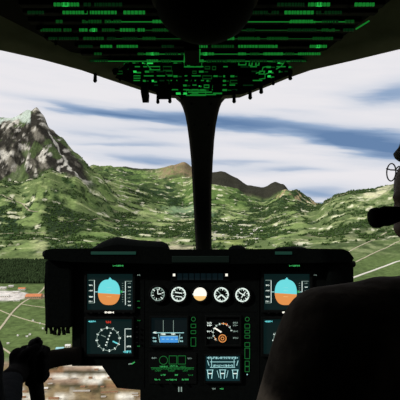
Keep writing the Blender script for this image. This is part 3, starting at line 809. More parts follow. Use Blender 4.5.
# dome hanging under the panel
Yd = .62; cd = W(205, -9, Yd); rd = 50/F*Yd
dm = thing('ceiling_dome', (cd.x, cd.y, cd.z+.02), 'round black dome housing hanging from the roof at the top centre', 'dome')
mb = MB(); mb.lathe((cd.x, cd.y, cd.z-rd*.35), (0, .12, 1), [(-rd*.62, .001), (-rd*.60, rd*.25), (-rd*.50, rd*.55), (-rd*.32, rd*.80), (-rd*.08, rd*.96), (rd*.25, rd*1.0)], n=40); mb.build('shell', M['dome'], dm)
mb = MB(); mb.lathe((cd.x, cd.y, cd.z-rd*.35), (0, .12, 1), [(rd*.22, rd*1.0), (rd*.20, rd*1.08), (rd*.32, rd*1.10), (rd*.40, rd*1.05), (rd*.40, rd*.5)], n=40); mb.build('rim', M['rim'], dm)
zt = CZ+hA; mb = MB(); mb.lathe((cd.x, cd.y+.01, cd.z-rd*.35+rd*.38), (0, 0, 1), [(0, rd*.5), (zt-(cd.z-rd*.35+rd*.38)+.002, rd*.5)], n=24); mb.build('stem', M['dome'], dm)

# ================================================================== INSTRUMENT PANEL
ip = thing('instrument_panel', (0, PY_, 0), 'wide black instrument panel and centre console carrying the displays below the windscreen', 'panel')
out = [(76, 262), (324, 262), (328, 264), (328, 366), (298, 366), (283, 388), (262, 390), (140, 390), (117, 388), (102, 366), (72, 366), (72, 264)]
mb = MB(); a = [W(*p) for p in out]
mb.poly_prism(a, [(p.x*.98, p.y+.16, p.z) for p in a]); mb.build('panel_face', M['panel'], ip)
# console to the floor
mb = MB(); a, b = W(140, 389), W(262, 389); mb.box(((a.x+b.x)/2, PY_+.08, a.z/2), (b.x-a.x, .16, a.z-.0), bevel=.006); mb.build('console', M['panel'], ip)
# glareshield
gs = [(45, 250), (52, 248.6), (92, 248.2), (170, 249.3), (228, 249.3), (300, 248.4), (343, 249), (349, 251.5), (354, 258), (352, 262), (330, 262.5), (228, 264), (170, 264), (72, 262), (49, 260), (43.5, 259)]
mb = MB(); a = [W(p[0], p[1], PY_-.06) for p in gs]; b = [W(p[0], p[1], PY_-.06) for p in gs]
kq = (PY_+.30)/(PY_-.06)
mb.poly_prism(a, [(p.x, PY_+.30, CZ+(p.z-CZ)*kq-.012) for p in b]); mb.build('glareshield', M['shield'], ip)
# side wing right and left (deep sides of the hood)
for (x0, x1, y0, y1, nm) in ((48, 74, 259, 326, 'side_cheek'), (326, 351.5, 260, 338, 'side_cheek')):
    mb = MB(); a, b = W(x0, y0), W(x1, y1); mb.box(((a.x+b.x)/2, PY_+.04, (a.z+b.z)/2), (b.x-a.x, .14, a.z-b.z), bevel=.01); mb.build(nm, M['shield'], ip)
mb = MB(); c = W(354, 264, PY_-.02); mb.lathe((c.x-.012, c.y, c.z), (1, 0, 0), [(-.01, .012), (.012, .012), (.016, .008), (.018, .003)], n=16); mb.build('side_knob', M['knob'], ip)
mb = MB(); c = W(46, 254, PY_-.02); mb.lathe((c.x, c.y, c.z), (-1, 0, 0), [(-.012, .014), (.006, .014), (.011, .009)], n=16); mb.build('side_knob', M['knob'], ip)
# humps on top of the glareshield
def hump(name, pts, Y0, Y1):
    mb = MB(); n = len(pts)
    rs = []
    for i, f in enumerate((0, .15, .5, .85, 1.0)):
        s = (.55, .92, 1, .92, .55)[i]; Y = Y0+(Y1-Y0)*f
        base = 250
        rs.append([W(204+(p[0]-204)*(1+.02*f), base+4-(base+4-p[1])*s, Y) for p in pts])
    mb.rings(rs); return mb.build(name, M['shield'], ip)
hump('hood_bulge', [(91, 251), (95, 247), (102, 242.5), (110, 239), (118, 236.6), (128, 238.5), (140, 240), (152, 240.8), (163, 241.5), (168, 244), (171, 251)], PY_+.02, PY_+.28)
hump('hood_bulge', [(227, 251), (229, 247.6), (232, 245.6), (237, 245), (242, 245.8), (245, 248), (246, 251)], PY_+.02, PY_+.10)
hump('hood_bulge', [(270, 251), (276, 247.6), (284, 246.6), (296, 246.4), (304, 247.4), (309, 251)], PY_+.02, PY_+.2)
# teal glare reflected on the glareshield, added as faintly glowing strips
for (x0, x1, y0, y1, m) in ((91, 136, 251.5, 254.5, 'e_glare'), (275, 292, 251.5, 254.5, 'e_glare')):
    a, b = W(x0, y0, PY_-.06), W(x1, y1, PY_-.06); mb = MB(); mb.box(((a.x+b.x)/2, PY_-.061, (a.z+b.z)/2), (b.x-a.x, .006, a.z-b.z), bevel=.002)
    tag(mb.build('glare_strip', M[m], ip), 'dim teal glare painted as a glowing strip')
# hanging webbing on the left edge
rnd = random.Random(2)
for (x, y0, y1, w) in [(45.6, 262, 331, 1.6), (48.6, 262, 328, 1.2), (51, 320, 334, 3.0), (55, 322, 335, 3.5), (59, 322, 335.5, 3.2), (63.5, 322, 335, 3.5), (68, 320, 333.5, 4), (47, 290, 334, 1.2)]:
    mb = MB(); L = 7; rs = []
    for i in range(L+1):
        y = y0+(y1-y0)*i/L; p = W(x+math.sin(i*1.1+x)*.5, y, PY_-.02); hw = w*K/2
        rs.append([(p.x-hw, p.y-.0, p.z), (p.x+hw, p.y-.002, p.z), (p.x+hw, p.y+.003, p.z), (p.x-hw, p.y+.004, p.z)])
    mb.rings(rs); mb.build('webbing_strip', M['strap'], ip)
# support arm to the left
mb = MB(); rs = []
for (px, yt, yb, Y) in [(80, 350, 365, 1.62), (72, 350.5, 366, 1.60), (60, 352, 367.5, 1.56), (50, 353.5, 370, 1.52), (42, 355, 372, 1.48), (38, 357, 373, 1.46)]:
    a, b = W(px, yt, Y), W(px, yb, Y); q = .012
    rs.append([(a.x, a.y, a.z-q), (a.x, a.y+q, a.z), (a.x, a.y+.04, a.z), (a.x, a.y+.05, a.z-q), (b.x, b.y+.05, b.z+q), (b.x, b.y+.04, b.z), (b.x, b.y+q, b.z), (b.x, b.y, b.z+q)])
mb.rings(rs); mb.build('support_arm', M['bracket'], ip)
# panel seams and screws
mb = MB()
for (x0, y0, x1, y1) in [(143.5, 266, 144.1, 388), (258.5, 266, 259.1, 388), (80, 270, 80.4, 364), (146, 311, 257, 311.5), (146, 350, 257, 350.4)]:
    a, b = W(x0, y0), W(x1, y1); mb.box(((a.x+b.x)/2, PY_-.001, (a.z+b.z)/2), (b.x-a.x, .002, a.z-b.z))
mb.build('seam_strips', M['bezel'], ip)

def bezel(t, x0, y0, x1, y1, bw=3.0, m=None, depth=.012):
    mb = MB()
    for (a0, b0, a1, b1) in ((x0-bw, y0-bw, x1+bw, y0), (x0-bw, y1, x1+bw, y1+bw), (x0-bw, y0-.05, x0, y1+.05), (x1, y0-.05, x1+bw, y1+.05)):
        a, b = W(a0, b0), W(a1, b1); mb.box(((a.x+b.x)/2, PY_-depth/2-.0003, (a.z+b.z)/2), (b.x-a.x, depth, a.z-b.z), bevel=.0015)
    return mb.build('bezel', m or M['bezel'], t)
def screen(t, x0, y0, x1, y1, m):
    mb = MB(); a, b = W(x0, y0), W(x1, y1); mb.box(((a.x+b.x)/2, PY_-.0018, (a.z+b.z)/2), (b.x-a.x, .003, a.z-b.z)); return mb.build('screen', m, t)
def keys(t, pts, r=1.2):
    for (x, y) in pts:
        c = W(x, y); mb = MB(); mb.box((c.x, PY_-.012, c.z), (r*2*K, .006, r*1.2*K), bevel=.001); mb.build('soft_key', M['knob'], t)
SY = PY_-.0045

def pfd(ox, label):          # ox = shift of the right hand copy
    t = thing('flight_display', W(110+ox, 292), label, 'display')
    bezel(t, 87.5+ox, 273.5, 133+ox, 309.5, 2.5); sc = screen(t, 87.5+ox, 273.5, 133+ox, 309.5, M['e_screen'])
    # attitude ball
    s = Sym(SY); cx, cy = 109.3+ox, 292; rx, ry = 11, 12.7; tl = .06
    def shape(sy, m):
        pts = []
        n = 40
        for i in range(n):
            a = 2*PI*i/n; x = cx+rx*math.copysign(abs(math.cos(a))**.75, math.cos(a)); y = cy-ry*math.copysign(abs(math.sin(a))**.95, math.sin(a))
            lim = 293.3+(x-cx)*tl
            if sy > 0: y = min(y, lim)
            else: y = max(y, lim)
            pts.append((x, y))
        q = [pts[0]]
        for p in pts[1:]:
            if abs(p[0]-q[-1][0])+abs(p[1]-q[-1][1]) > .05: q.append(p)
        s.poly(q, m)
    shape(1, M['e_cyan']); shape(-1, M['e_orange'])
    s.line(cx-11, 292.8, cx+11, 294, .5, M['e_pale'])
    for k in (-6, -3, 3, 6): s.line(cx-2.4, 293.3+k, cx+2.4, 293.4+k, .3, M['e_pale'] if k < 0 else M['e_cream'])
    s.poly([(cx+1, 277), (cx+3, 279.6), (cx-1, 279.6)], M['e_cyan'])
    tag(s.build('attitude_ball', None, sc), 'cyan sky over orange ground')
    s = Sym(SY)
    s.line(94.7+ox, 280, 94.7+ox, 302.6, .55, M['e_white']); s.line(89+ox, 280, 94.7+ox, 280, .5, M['e_dim']); s.line(89+ox, 302.6, 94.7+ox, 302.6, .5, M['e_dim'])
    s.line(95+ox, 291.6, 98+ox, 291.6, .6, M['e_pale'])
    for y in (285, 290.5, 296.5, 301): s.text(89.3+ox, y-.65, 93.2+ox, y+.65, M['e_white'], seed=y)
    s.build('speed_scale', None, sc)
    s = Sym(SY)
    s.line(125.6+ox, 281, 125.6+ox, 304.5, .55, M['e_white']); s.line(125+ox, 281, 132+ox, 281, .45, M['e_dim']); s.line(121.5+ox, 291.6, 125+ox, 291.6, .6, M['e_pale'])
    for y in (283, 286.8, 290.5, 294, 297.5, 301.2, 305): s.text(128.2+ox, y-.5, 131+ox, y+.5, M['e_white' if y in (286.8, 301.2, 305) else 'e_dim'], seed=y+9)
    for k in range(9): s.line(122.3+ox, 283+k*2.3, 123.6+ox, 283+k*2.3, .35, M['e_dim'])
    s.poly([(121+ox, 290), (123.5+ox, 291.4), (121+ox, 292.8)], M['e_green'])
    s.build('altitude_scale', None, sc)
    s = Sym(PY_-.0127); s.text(105.5+ox, 310.6, 114.5+ox, 312.4, M['e_glow'], gap=.15, seed=4); tag(s.build('readout', None, t), 'white lit readout')
    s = Sym(PY_-.0015); s.text(113+ox, 264.9, 123.5+ox, 266.4, M['e_green'], seed=5); s.line(114+ox, 262.3, 123+ox, 262.3, .5, M['e_dgreen']); tag(s.build('mode_legend', None, t), 'green lit legend')
    for (x, y, m) in ((137.5, 275, 'e_dim'), (137.3, 301, 'e_dgreen'), (137.3, 307.6, 'e_dgreen')):
        s = Sym(PY_-.0015); s.text(x+ox, y-.6, x+3+ox, y+.5, M[m]); s.build('key_legend', None, t)
    keys(t, [(92+ox+k*8, 315.3-3) for k in (0, 1, 4, 5)], 1)
    return t
def nd(ox, label):
    t = thing('navigation_display', W(110+ox, 336), label, 'display')
    bezel(t, 87+ox, 318.5, 132+ox, 353.5, 2.2); sc = screen(t, 87+ox, 318.5, 132+ox, 353.5, M['e_screen'])
    s = Sym(SY); cx, cy, r = 108.5+ox, 338.8, 11.2
    s.arc(cx, cy, r, .5, M['e_dim'], n=48)
    for k in range(12):
        a = 2*PI*k/12+.1; s.line(cx+math.cos(a)*(r-.9), cy-math.sin(a)*(r-.9), cx+math.cos(a)*(r+1.4), cy-math.sin(a)*(r+1.4), 1.2 if k % 3 == 0 else .8, M['e_white'])
    for k in range(24):
        a = 2*PI*(k+.5)/24+.1; s.line(cx+math.cos(a)*(r-.2), cy-math.sin(a)*(r-.2), cx+math.cos(a)*(r+.8), cy-math.sin(a)*(r+.8), .35, M['e_dim'])
    s.line(cx-7, cy-4.2, cx-2.5, cy-2.2, .6, M['e_dim'])
    for q in ((2.6, -6.2), (1.2, -3.5), (0, -.2), (-1.4, 3), (-2.4, 5.8)): s.disc(cx+q[0], cy+q[1], .75, M['e_white'], 10)
    s.line(cx+4.5, cy+2, cx+9.5, cy+4.4, 1.2, M['e_cyan']); s.line(cx+2, cy-8, cx-1.5, cy+8, .25, M['e_dim'])
    tag(s.build('compass_rose', None, sc), 'white compass circle')
    s = Sym(SY); s.text(88.5+ox, 320.3, 96+ox, 321.8, M['e_cyan'], gap=.2, seed=2); s.text(106+ox, 320.6, 111.5+ox, 322.8, M['e_red'], gap=.2, seed=3); tag(s.build('heading_readout', None, sc), 'red and cyan readouts')
    s = Sym(SY); s.line(125.2+ox, 328.5, 125.2+ox, 351, .5, M['e_white']); s.line(125+ox, 328.5, 131.5+ox, 328.5, .5, M['e_white'])
    for y in (336, 346): s.text(127+ox, y-.7, 131.5+ox, y+.7, M['e_white'], gap=.2, seed=y)
    s.text(123.5+ox, 350.2, 131.5+ox, 352.4, M['e_cyan'], seed=8); s.build('range_scale', None, sc)
    s = Sym(PY_-.0015); s.line(128.5+ox, 364, 132+ox, 363.4, .9, M['e_dim']); s.line(131.6+ox, 364, 134.8+ox, 361.8, 1.0, M['e_green']); tag(s.build('key_legend', None, t), 'pale green lit mark')
    for (x, y) in ((137.3, 320.5), (137.3, 346)):
        s = Sym(PY_-.0015); s.text(x+ox, y-.6, x+3+ox, y+.5, M['e_dgreen']); s.build('key_legend', None, t)
    keys(t, [(137.5+ox, 326+k*5.2) for k in (0, 1, 2, 3)], 1)
    return t
pfd(0, 'left flight display with a cyan and orange attitude ball')
nd(0, 'left navigation display with a white compass circle below the attitude ball')
pfd(176.2, 'right flight display with attitude ball, beside the seated person')
nd(176.2, 'right navigation display half hidden behind the seated person')

# annunciator strip in the middle
t = thing('warning_strip', W(200, 274.5), 'narrow dark warning light strip with a white light at each end', 'warning light strip')
mb = MB(); a, b = W(171, 271.5), W(229.5, 280.5); mb.box(((a.x+b.x)/2, PY_-.003, (a.z+b.z)/2), (b.x-a.x, .010, a.z-b.z), bevel=.002); mb.build('housing', M['bezel'], t)
mb = MB(); a, b = W(177, 273), W(223.5, 279.5)
for k in range(8):
    x = a.x+(b.x-a.x)*(k+.5)/8; mb.box((x, PY_-.0085, (a.z+b.z)/2), ((b.x-a.x)/8*.86, .002, a.z-b.z))
mb.build('caption_cells', M['e_strip'], t)
for x in (174.2, 226.4):
    s = Sym(PY_-.0082); s.rect(x-1.2, 273.3, x+1.2, 275.8, M['e_glow']); tag(s.build('indicator_light', None, t), 'small white light')
mb = MB(); a, b = W(172, 256, PY_-.06), W(229, 262.5, PY_-.06); mb.box(((a.x+b.x)/2, PY_-.061, (a.z+b.z)/2), (b.x-a.x, .006, a.z-b.z), bevel=.002)
mb.build('nameplate', mat('plate_dark_green', (0.005, .012, .009, 1), .6, spec=.1), ip)

# five round gauges
def gauge(cx, cy, r, kind, label):
    t = thing('round_gauge', W(cx, cy), label, 'gauge', None); c = W(cx, cy)
    mb = MB(); mb.lathe((c.x, PY_-.0003, c.z), (0, -1, 0), [(0, (r+2)*K), (.010, (r+2)*K), (.012, (r+1.4)*K), (.012, (r+.9)*K), (.006, (r+.7)*K)], n=32); mb.build('case', M['bezel'], t)
    mb = MB(); mb.lathe((c.x, PY_-.006, c.z), (0, -1, 0), [(0, (r+.8)*K), (.001, (r+.8)*K)], n=32)
    dl = mb.build('dial_face', M['panel'], t)
    s = Sym(PY_-.0075); mm = M['e_white']
    if kind == 'att':
        def half(sg, m):
            pts = [(cx+r*.98*math.cos(a), cy-r*.98*math.sin(a)*sg) for a in [PI*i/16 for i in range(17)]]
            if sg > 0: pts = [(x, y+3) if 0 else (x, y) for x, y in pts]
            s.poly(pts, m)
        pts = [(cx+r*math.cos(a), cy-r*math.sin(a)) for a in [-.3+(PI+.6)*i/18 for i in range(19)]]; s.poly(pts, M['e_glow'])
        pts = [(cx+r*math.cos(a), cy-r*math.sin(a)) for a in [PI+.3+(PI-.6)*i/18 for i in range(19)]]; s.poly(pts, M['e_cream'])
        s.line(cx-r*.6, cy+r*.55, cx+r*.6, cy+r*.55, .4, M['e_orange']); s.rect(cx-r-.9, cy-.5, cx-r, cy+.5, mm)
        tag(s.build('attitude_sphere', None, dl), 'bright white sky over cream ground')
    else:
        s.arc(cx, cy, r-.8, 1.3 if kind != 'clock' else .9, M['e_white'] if kind != 'clock' else M['e_dim'], n=40)
        for k in range(12):
            a = 2*PI*k/12+.26; s.line(cx+math.cos(a)*(r-3), cy-math.sin(a)*(r-3), cx+math.cos(a)*(r-.2), cy-math.sin(a)*(r-.2), .8, mm if k % 2 == 0 else M['e_dim'])
        s.build('scale', None, dl)
        s = Sym(PY_-.0085)
        if kind == 'clock': s.line(cx, cy, cx, cy-r*.72, .7, mm); s.line(cx, cy, cx+r*.5, cy-.4, .8, mm)
        elif kind == 'speed': s.line(cx-3.5, cy-2, cx+3.5, cy-1, 1.0, mm); s.line(cx-3, cy+2, cx+3.4, cy+2.6, .8, mm)
        elif kind == 'vsi': s.line(cx, cy, cx-4, cy+3.2, 1.3, mm); s.line(cx, cy, cx+4, cy+3.6, 1.3, mm); s.line(cx-3, cy-3, cx-1, cy-1, .8, M['e_dim'])
        else: s.line(cx-3.5, cy-2.6, cx+2.6, cy+.6, .9, mm); s.line(cx+3, cy-3.2, cx-1, cy+2.6, .8, mm)
        s.build('needle', None, dl)
    return t
gauge(158, 293.6, 7.2, 'clock', 'round clock like gauge at the left end of the gauge row')
gauge(178.6, 293.8, 7.5, 'speed', 'round gauge with two near level hands, left of the bright white one')
gauge(200, 293.6, 6.6, 'att', 'standby horizon gauge glowing white in the middle of the row')
gauge(221.3, 294.2, 7.5, 'vsi', 'round gauge with two hands pointing down, right of the bright white one')
gauge(242.2, 294.5, 7.2, 'alt', 'round gauge with crossed hands at the right end of the gauge row')

# centre displays
t = thing('system_display', W(169, 331), 'centre left screen with a blue bar and two white vertical lines', 'display')
bezel(t, 151.5, 317, 187, 345, 1.6); sc = screen(t, 151.5, 317, 187, 345, M['e_screen2'])
s = Sym(SY)
s.line(163.4, 319.8, 163.4, 332, .5, M['e_dim']); s.line(173.5, 319.8, 173.5, 332, .5, M['e_dim']); s.line(153, 332.4, 184, 332.4, .6, M['e_pale'])
for x in (164, 174): s.text(x-3, 333, x+1.5, 334.6, M['e_white'], gap=.2, seed=x)
s.text(153.5, 331.2, 157, 333, M['e_white'], gap=.1, seed=6)
s.build('scale_lines', None, sc)
s = Sym(SY-.001); s.rect(160.3, 335.8, 178, 342, M['e_blue']); s.line(160.5, 335.6, 178, 335.6, .4, M['e_pale'])
for k in range(4): s.line(162+k*4.4, 338.6, 164.6+k*4.4, 338.6, .5, M['e_pale'])
s.line(158.6, 334, 160, 342, .5, M['e_pale']); s.line(180, 334, 178.6, 342, .5, M['e_pale'])
tag(s.build('blue_bar', None, sc), 'blue lit bar')
s = Sym(SY)
for y in (337.5, 340.8): s.text(153, y-.8, 156.5, y+.7, M['e_pale'], seed=y); s.text(180, y-.8, 183, y+.7, M['e_pale'], seed=y+2)
s.build('readouts', None, sc)
def keycol(t, xs, items, m):
    for (y0, y1, shp) in items:
        s = Sym(PY_-.0015)
        if shp == 'o': s.arc((xs[0]+xs[1])/2, (y0+y1)/2, (y1-y0)/2, .5, M[m], n=18)
        elif shp == '.': s.disc((xs[0]+xs[1])/2, (y0+y1)/2, .6, M['e_pale'], 8)
        else: s.outline(xs[0], y0, xs[1], y1, .5, M[m])
        s.build('key_outline', None, t)
keycol(t, (191, 195.8), [(317, 321, 'o'), (324, 327.5, 'b'), (330.5, 333.5, 'b'), (337.5, 346, 'b')], 'e_dgreen')

t = thing('engine_display', W(222, 331), 'centre right screen with a white needle dial and an orange ring', 'display')
bezel(t, 206.5, 316.5, 239.5, 344, 1.6); sc = screen(t, 206.5, 316.5, 239.5, 344, mat('screen_off_black', (.003, .004, .004, 1), .4, spec=.2))
s = Sym(SY); s.arc(222.3, 332.5, 9.2, .55, M['e_dim'], 10, 235, n=30)
for k in range(10):
    a = math.radians(15+k*23); s.line(222.3+math.cos(a)*8.4, 332.5-math.sin(a)*8.4, 222.3+math.cos(a)*10.2, 332.5-math.sin(a)*10.2, .8, M['e_white'])
s.build('dial_scale', None, sc)
s = Sym(SY); s.arc(222.4, 338, 3.6, .9, M['e_orange'], n=28); s.arc(222.4, 338, 1.5, .8, M['e_orange'], n=16); s.arc(222.3, 332.5, 9.4, .9, M['e_orange'], 60, 95, n=8)
s.line(226, 323, 228.5, 326, .8, M['e_red']); s.line(216, 340, 214.5, 336.5, .6, M['e_orange']); tag(s.build('orange_ring', None, sc), 'orange ring')
s = Sym(SY-.001); s.line(214.4, 327.4, 221.3, 331.8, 1.4, M['e_glow']); tag(s.build('needle', None, sc), 'white needle')
s = Sym(SY)
for y in (322.5, 325, 331, 337.6): s.text(207.2, y-.8, 212.2, y+.7, M['e_white'] if y != 337.6 else M['e_dim'], seed=y); s.text(233, y-.8, 238, y+.7, M['e_dim'], seed=y+5)
s.build('readouts', None, sc)
keycol(t, (244.8, 249.6), [(317, 321, 'o'), (324, 328, 'b'), (330, 333, 'b'), (335, 338, 'b'), (342.5, 346.5, 'b'), (348, 358.5, 'b')], 'e_dgreen')

t = thing('key_panel', W(172, 368), 'green lit key panel at the bottom left of the centre console', 'control panel')
mb = MB(); a, b = W(149, 352.5), W(196.5, 383.5); mb.box(((a.x+b.x)/2, PY_-.0022, (a.z+b.z)/2), (b.x-a.x, .0038, a.z-b.z), bevel=.001); mb.build('face_plate', M['bezel'], t)
SP = PY_-.0045
for (x0, x1) in ((160, 167.2), (169.2, 176.8), (178, 185.6)):
    s = Sym(SP)
    if x0 == 160: s.arc(163.6, 359.8, 4.1, .5, M['e_dgreen'], n=24)
    else: s.outline(x0, 355.4, x1, 363.6, .5, M['e_dgreen'])
    s.build('key_outline', None, t)
s = Sym(SP); s.line(151, 367.3, 194, 367.3, .6, M['e_dgreen'])
for (x0, y, x1, m) in [(152, 357.5, 157, 'e_dim'), (187.5, 358, 192, 'e_dim'), (160, 366, 168, 'e_green'), (170, 365.5, 178, 'e_green'), (180, 366, 186, 'e_dgreen'), (155, 370.3, 161, 'e_dgreen'),
                      (168, 370.3, 175, 'e_dgreen'), (183, 370.3, 188, 'e_dgreen'), (161, 374.4, 166, 'e_green'), (175, 374.4, 178.5, 'e_green'), (188, 374.6, 193, 'e_dgreen'), (154.5, 379, 160.5, 'e_green'), (166, 379.2, 177, 'e_green'), (182, 379, 189, 'e_green'), (152, 368.5, 194, 'e_dgreen')]:
    s.text(x0, y-.7, x1, y+.7, M[m], gap=.5, seed=int(x0*3+y))
s.build('legend', None, t)
keys(t, [(157, 383.2-1), (171, 382.2), (185, 382.2)], 1.2)
s = Sym(PY_-.0015); s.rect(178.2, 386.8, 179.4, 391.5, M['e_dim']); s.rect(180.8, 386.8, 182, 391.5, M['e_dim']); tag(s.build('key_legend', None, ip), 'two small white lit bars')

t = thing('radio_display', W(222, 368), 'pale cyan text screen at the bottom right of the centre console', 'display')
bezel(t, 205.8, 355, 239.6, 380.5, 1.6); sc = screen(t, 205.8, 355, 239.6, 380.5, M['e_screen3'])
s = Sym(SY)
s.text(207, 356.4, 238, 358.4, M['e_pale'], gap=.6, seed=1); s.line(210, 361.4, 235, 361.4, .45, M['e_pale']); s.line(210, 366.8, 235, 366.8, .45, M['e_pale'])
s.line(211.5, 358.5, 211.5, 367, .5, M['e_pale']); s.line(234, 358.5, 234, 367, .5, M['e_pale']); s.text(213, 364.2, 233, 366, M['e_pale'], gap=.5, seed=12)
s.line(207.5, 360, 209, 365, .6, M['e_pale']); s.line(238, 360, 236.5, 365, .6, M['e_pale'])
s.build('upper_text', None, sc)
s = Sym(SY)
for x in (210, 222.5, 235):
    s.line(x-2.6, 369.5, x-1.6, 378, .8, M['e_pale']); s.line(x+2.6, 369.5, x+1.6, 378, .8, M['e_pale']); s.line(x-2, 373, x+2, 373, .8, M['e_white']); s.line(x-3.4, 369.4, x+3.4, 369.4, .5, M['e_pale'])
s.line(217, 370, 219, 377, .5, M['e_pale']); s.line(228, 370, 226.5, 377, .5, M['e_pale']); s.build('lower_text', None, sc)
keycol(t, (245, 249.2), [(361, 366, 'b'), (366.5, 371.5, 'b'), (373.5, 375, '.')], 'e_dgreen')
s = Sym(PY_-.0015); s.text(212, 387.8, 215.5, 389.2, M['e_dim'], seed=3); s.text(219.8, 387.8, 223.6, 389.2, M['e_green'], seed=2); tag(s.build('key_legend', None, ip), 'faint lit legends')

# ================================================================== PEOPLE
def organic(name, parts, m, parent, vox=.008, smooth=6):
    """one continuous skin grown over tapered limbs and masses"""
    mb = MB()
    for p in parts:
        if p[0] == 'cap':
            _, a, b, ra, rb = p; a = Vector(a); b = Vector(b)
            mb.tube([a, a.lerp(b, .33), a.lerp(b, .67), b], [ra, ra*.67+rb*.33, ra*.33+rb*.67, rb], n=16); mb.ball(a, ra); mb.ball(b, rb)
        else:
            _, c, r = p[:3]; mb.ball(c, r, u=24, v=16, rot=p[3] if len(p) > 3 else None)
    o = mb.build(name, m, parent, recalc=False)
    rmod = o.modifiers.new('grow', 'REMESH'); rmod.mode = 'VOXEL'; rmod.voxel_size = vox; rmod.use_smooth_shade = True
    sm_ = o.modifiers.new('soften', 'SMOOTH'); sm_.factor = .5; sm_.iterations = smooth
    return o
Yp = .68
def Q(px, py, Y=Yp): return W(px, py, Y)
# ---- right hand person
hx = .42
per = thing('person', (.40, Yp, .0), 'person in a dark jacket seated at the right, seen from behind with head turned left', 'person')
Zc = CZ
head = [('ball', (hx+.012, Yp, Zc+.072), (.098, .076, .100)), ('ball', (hx-.025, Yp, Zc+.02), (.085, .066, .075)), ('ball', (hx-.05, Yp, Zc-.02), (.062, .052, .052)),
        ('ball', (hx-.086, Yp, Zc-.045), (.026, .028, .020)), ('cap', (hx-.083, Yp, Zc+.045), (hx-.100, Yp, Zc+.008), .008, .011), ('ball', (hx-.104, Yp, Zc+.004), (.012, .013, .009)),
        ('ball', (hx-.084, Yp, Zc-.016), (.022, .024, .009)), ('ball', (hx-.083, Yp, Zc-.026), (.021, .022, .009)), ('ball', (hx-.072, Yp, Zc+.066), (.022, .05, .012)),
        ('ball', (hx+.008, Yp-.076, Zc+.025), (.018, .010, .030)), ('ball', (hx+.008, Yp+.076, Zc+.025), (.018, .010, .030)),
        ('cap', (hx+.02, Yp, Zc-.02), (.405, Yp-.005, Zc-.16), .056, .064)]
organic('body', head, M['skin'], per, .005, 3)
for dy in (-.030, .030):
    mb = MB(); mb.ball((hx-.080, Yp+dy, Zc+.048), .011); tag(mb.build('eye', M['e_dim'] if 0 else mat('eye_white', (.5, .5, .5, 1), .3), per), 'eye')
organic('hair', [('ball', (hx+.020, Yp, Zc+.086), (.100, .082, .098)), ('ball', (hx+.055, Yp, Zc+.03), (.060, .074, .075)), ('ball', (hx-.055, Yp, Zc+.120), (.035, .055, .030)), ('ball', (hx-.066, Yp, Zc+.074), (.042, .058, .018)), ('ball', (hx-.055, Yp, Zc+.09), (.042, .06, .03))], M['hair'], per, .006, 2)
tx = .395
jk = [('ball', (tx, Yp-.005, Zc-.28), (.205, .13, .17)), ('ball', (tx, Yp-.01, Zc-.42), (.19, .125, .20)), ('ball', (tx, Yp+.01, Zc-.62), (.18, .13, .18)),
      ('cap', (tx-.005, Yp, Zc-.158), (tx-.195, Yp+.0, Zc-.208), .048, .072), ('cap', (tx+.005, Yp, Zc-.158), (tx+.195, Yp, Zc-.208), .048, .072),
      ('cap', (tx-.10, Yp, Zc-.195), (tx-.20, Yp, Zc-.225), .075, .075), ('cap', (tx+.10, Yp, Zc-.195), (tx+.20, Yp, Zc-.225), .075, .075),
      ('cap', (tx-.208, Yp, Zc-.240), (tx-.275, Yp+.015, Zc-.45), .073, .062), ('cap', (tx+.205, Yp, Zc-.23), (tx+.24, Yp+.015, Zc-.47), .074, .060),
      ('cap', (tx-.275, Yp+.015, Zc-.45), (tx-.215, Yp+.24, Zc-.52), .060, .042), ('cap', (tx+.24, Yp+.015, Zc-.47), (tx+.16, Yp+.24, Zc-.52), .060, .042),
      ('cap', (tx+.02, Yp, Zc-.135), (tx+.01, Yp, Zc-.17), .066, .085)]
organic('jacket', jk, M['jacket'], per, .009, 8)
organic('trousers', [('ball', (tx, Yp+.03, Zc-.72), (.18, .14, .10))] + [c for s in (-1, 1) for c in (('cap', (tx+s*.09, Yp+.05, Zc-.73), (tx+s*.13, Yp+.44, Zc-.70), .085, .062), ('cap', (tx+s*.13, Yp+.44, Zc-.70), (tx+s*.13, Yp+.52, Zc-1.12), .062, .045))], M['trousers'], per, .012, 4)
for s in (-1, 1):
    organic('shoe', [('cap', (tx+s*.13, Yp+.50, .055), (tx+s*.135, Yp+.66, .045), .048, .042)], M['knob'], per, .01, 2)
def hand_parts(o, R, sc=1.0, grip=.018):
    """right hand closed round a vertical bar through o; local x = to the thumb side"""
    T = lambda x, y, z: Vector(o)+R @ Vector((x*sc, y*sc, z*sc))
    P = [('ball', T(.026, -.022, -.002), (.018*sc, .026*sc, .042*sc)), ('cap', T(.030, -.035, -.030), T(.022, -.038, .026), .016*sc, .016*sc)]
    for i, (z, L) in enumerate(((.030, 1.0), (.010, 1.08), (-.010, 1.0), (-.029, .82))):
        a = T(.030, -.004, z); b = T(.022, .026*L, z-.002); c = T(-.008, .030*L, z-.004); d = T(-.022, .010, z-.005)
        P += [('cap', a, b, .0105*sc, .0098*sc), ('cap', b, c, .0098*sc, .009*sc), ('cap', c, d, .009*sc, .0078*sc)]
    a = T(.018, -.034, .020); b = T(-.006, -.030, .042); c = T(-.012, -.010, .060)
    P += [('cap', a, b, .014*sc, .0115*sc), ('cap', b, c, .0115*sc, .009*sc)]
    return P
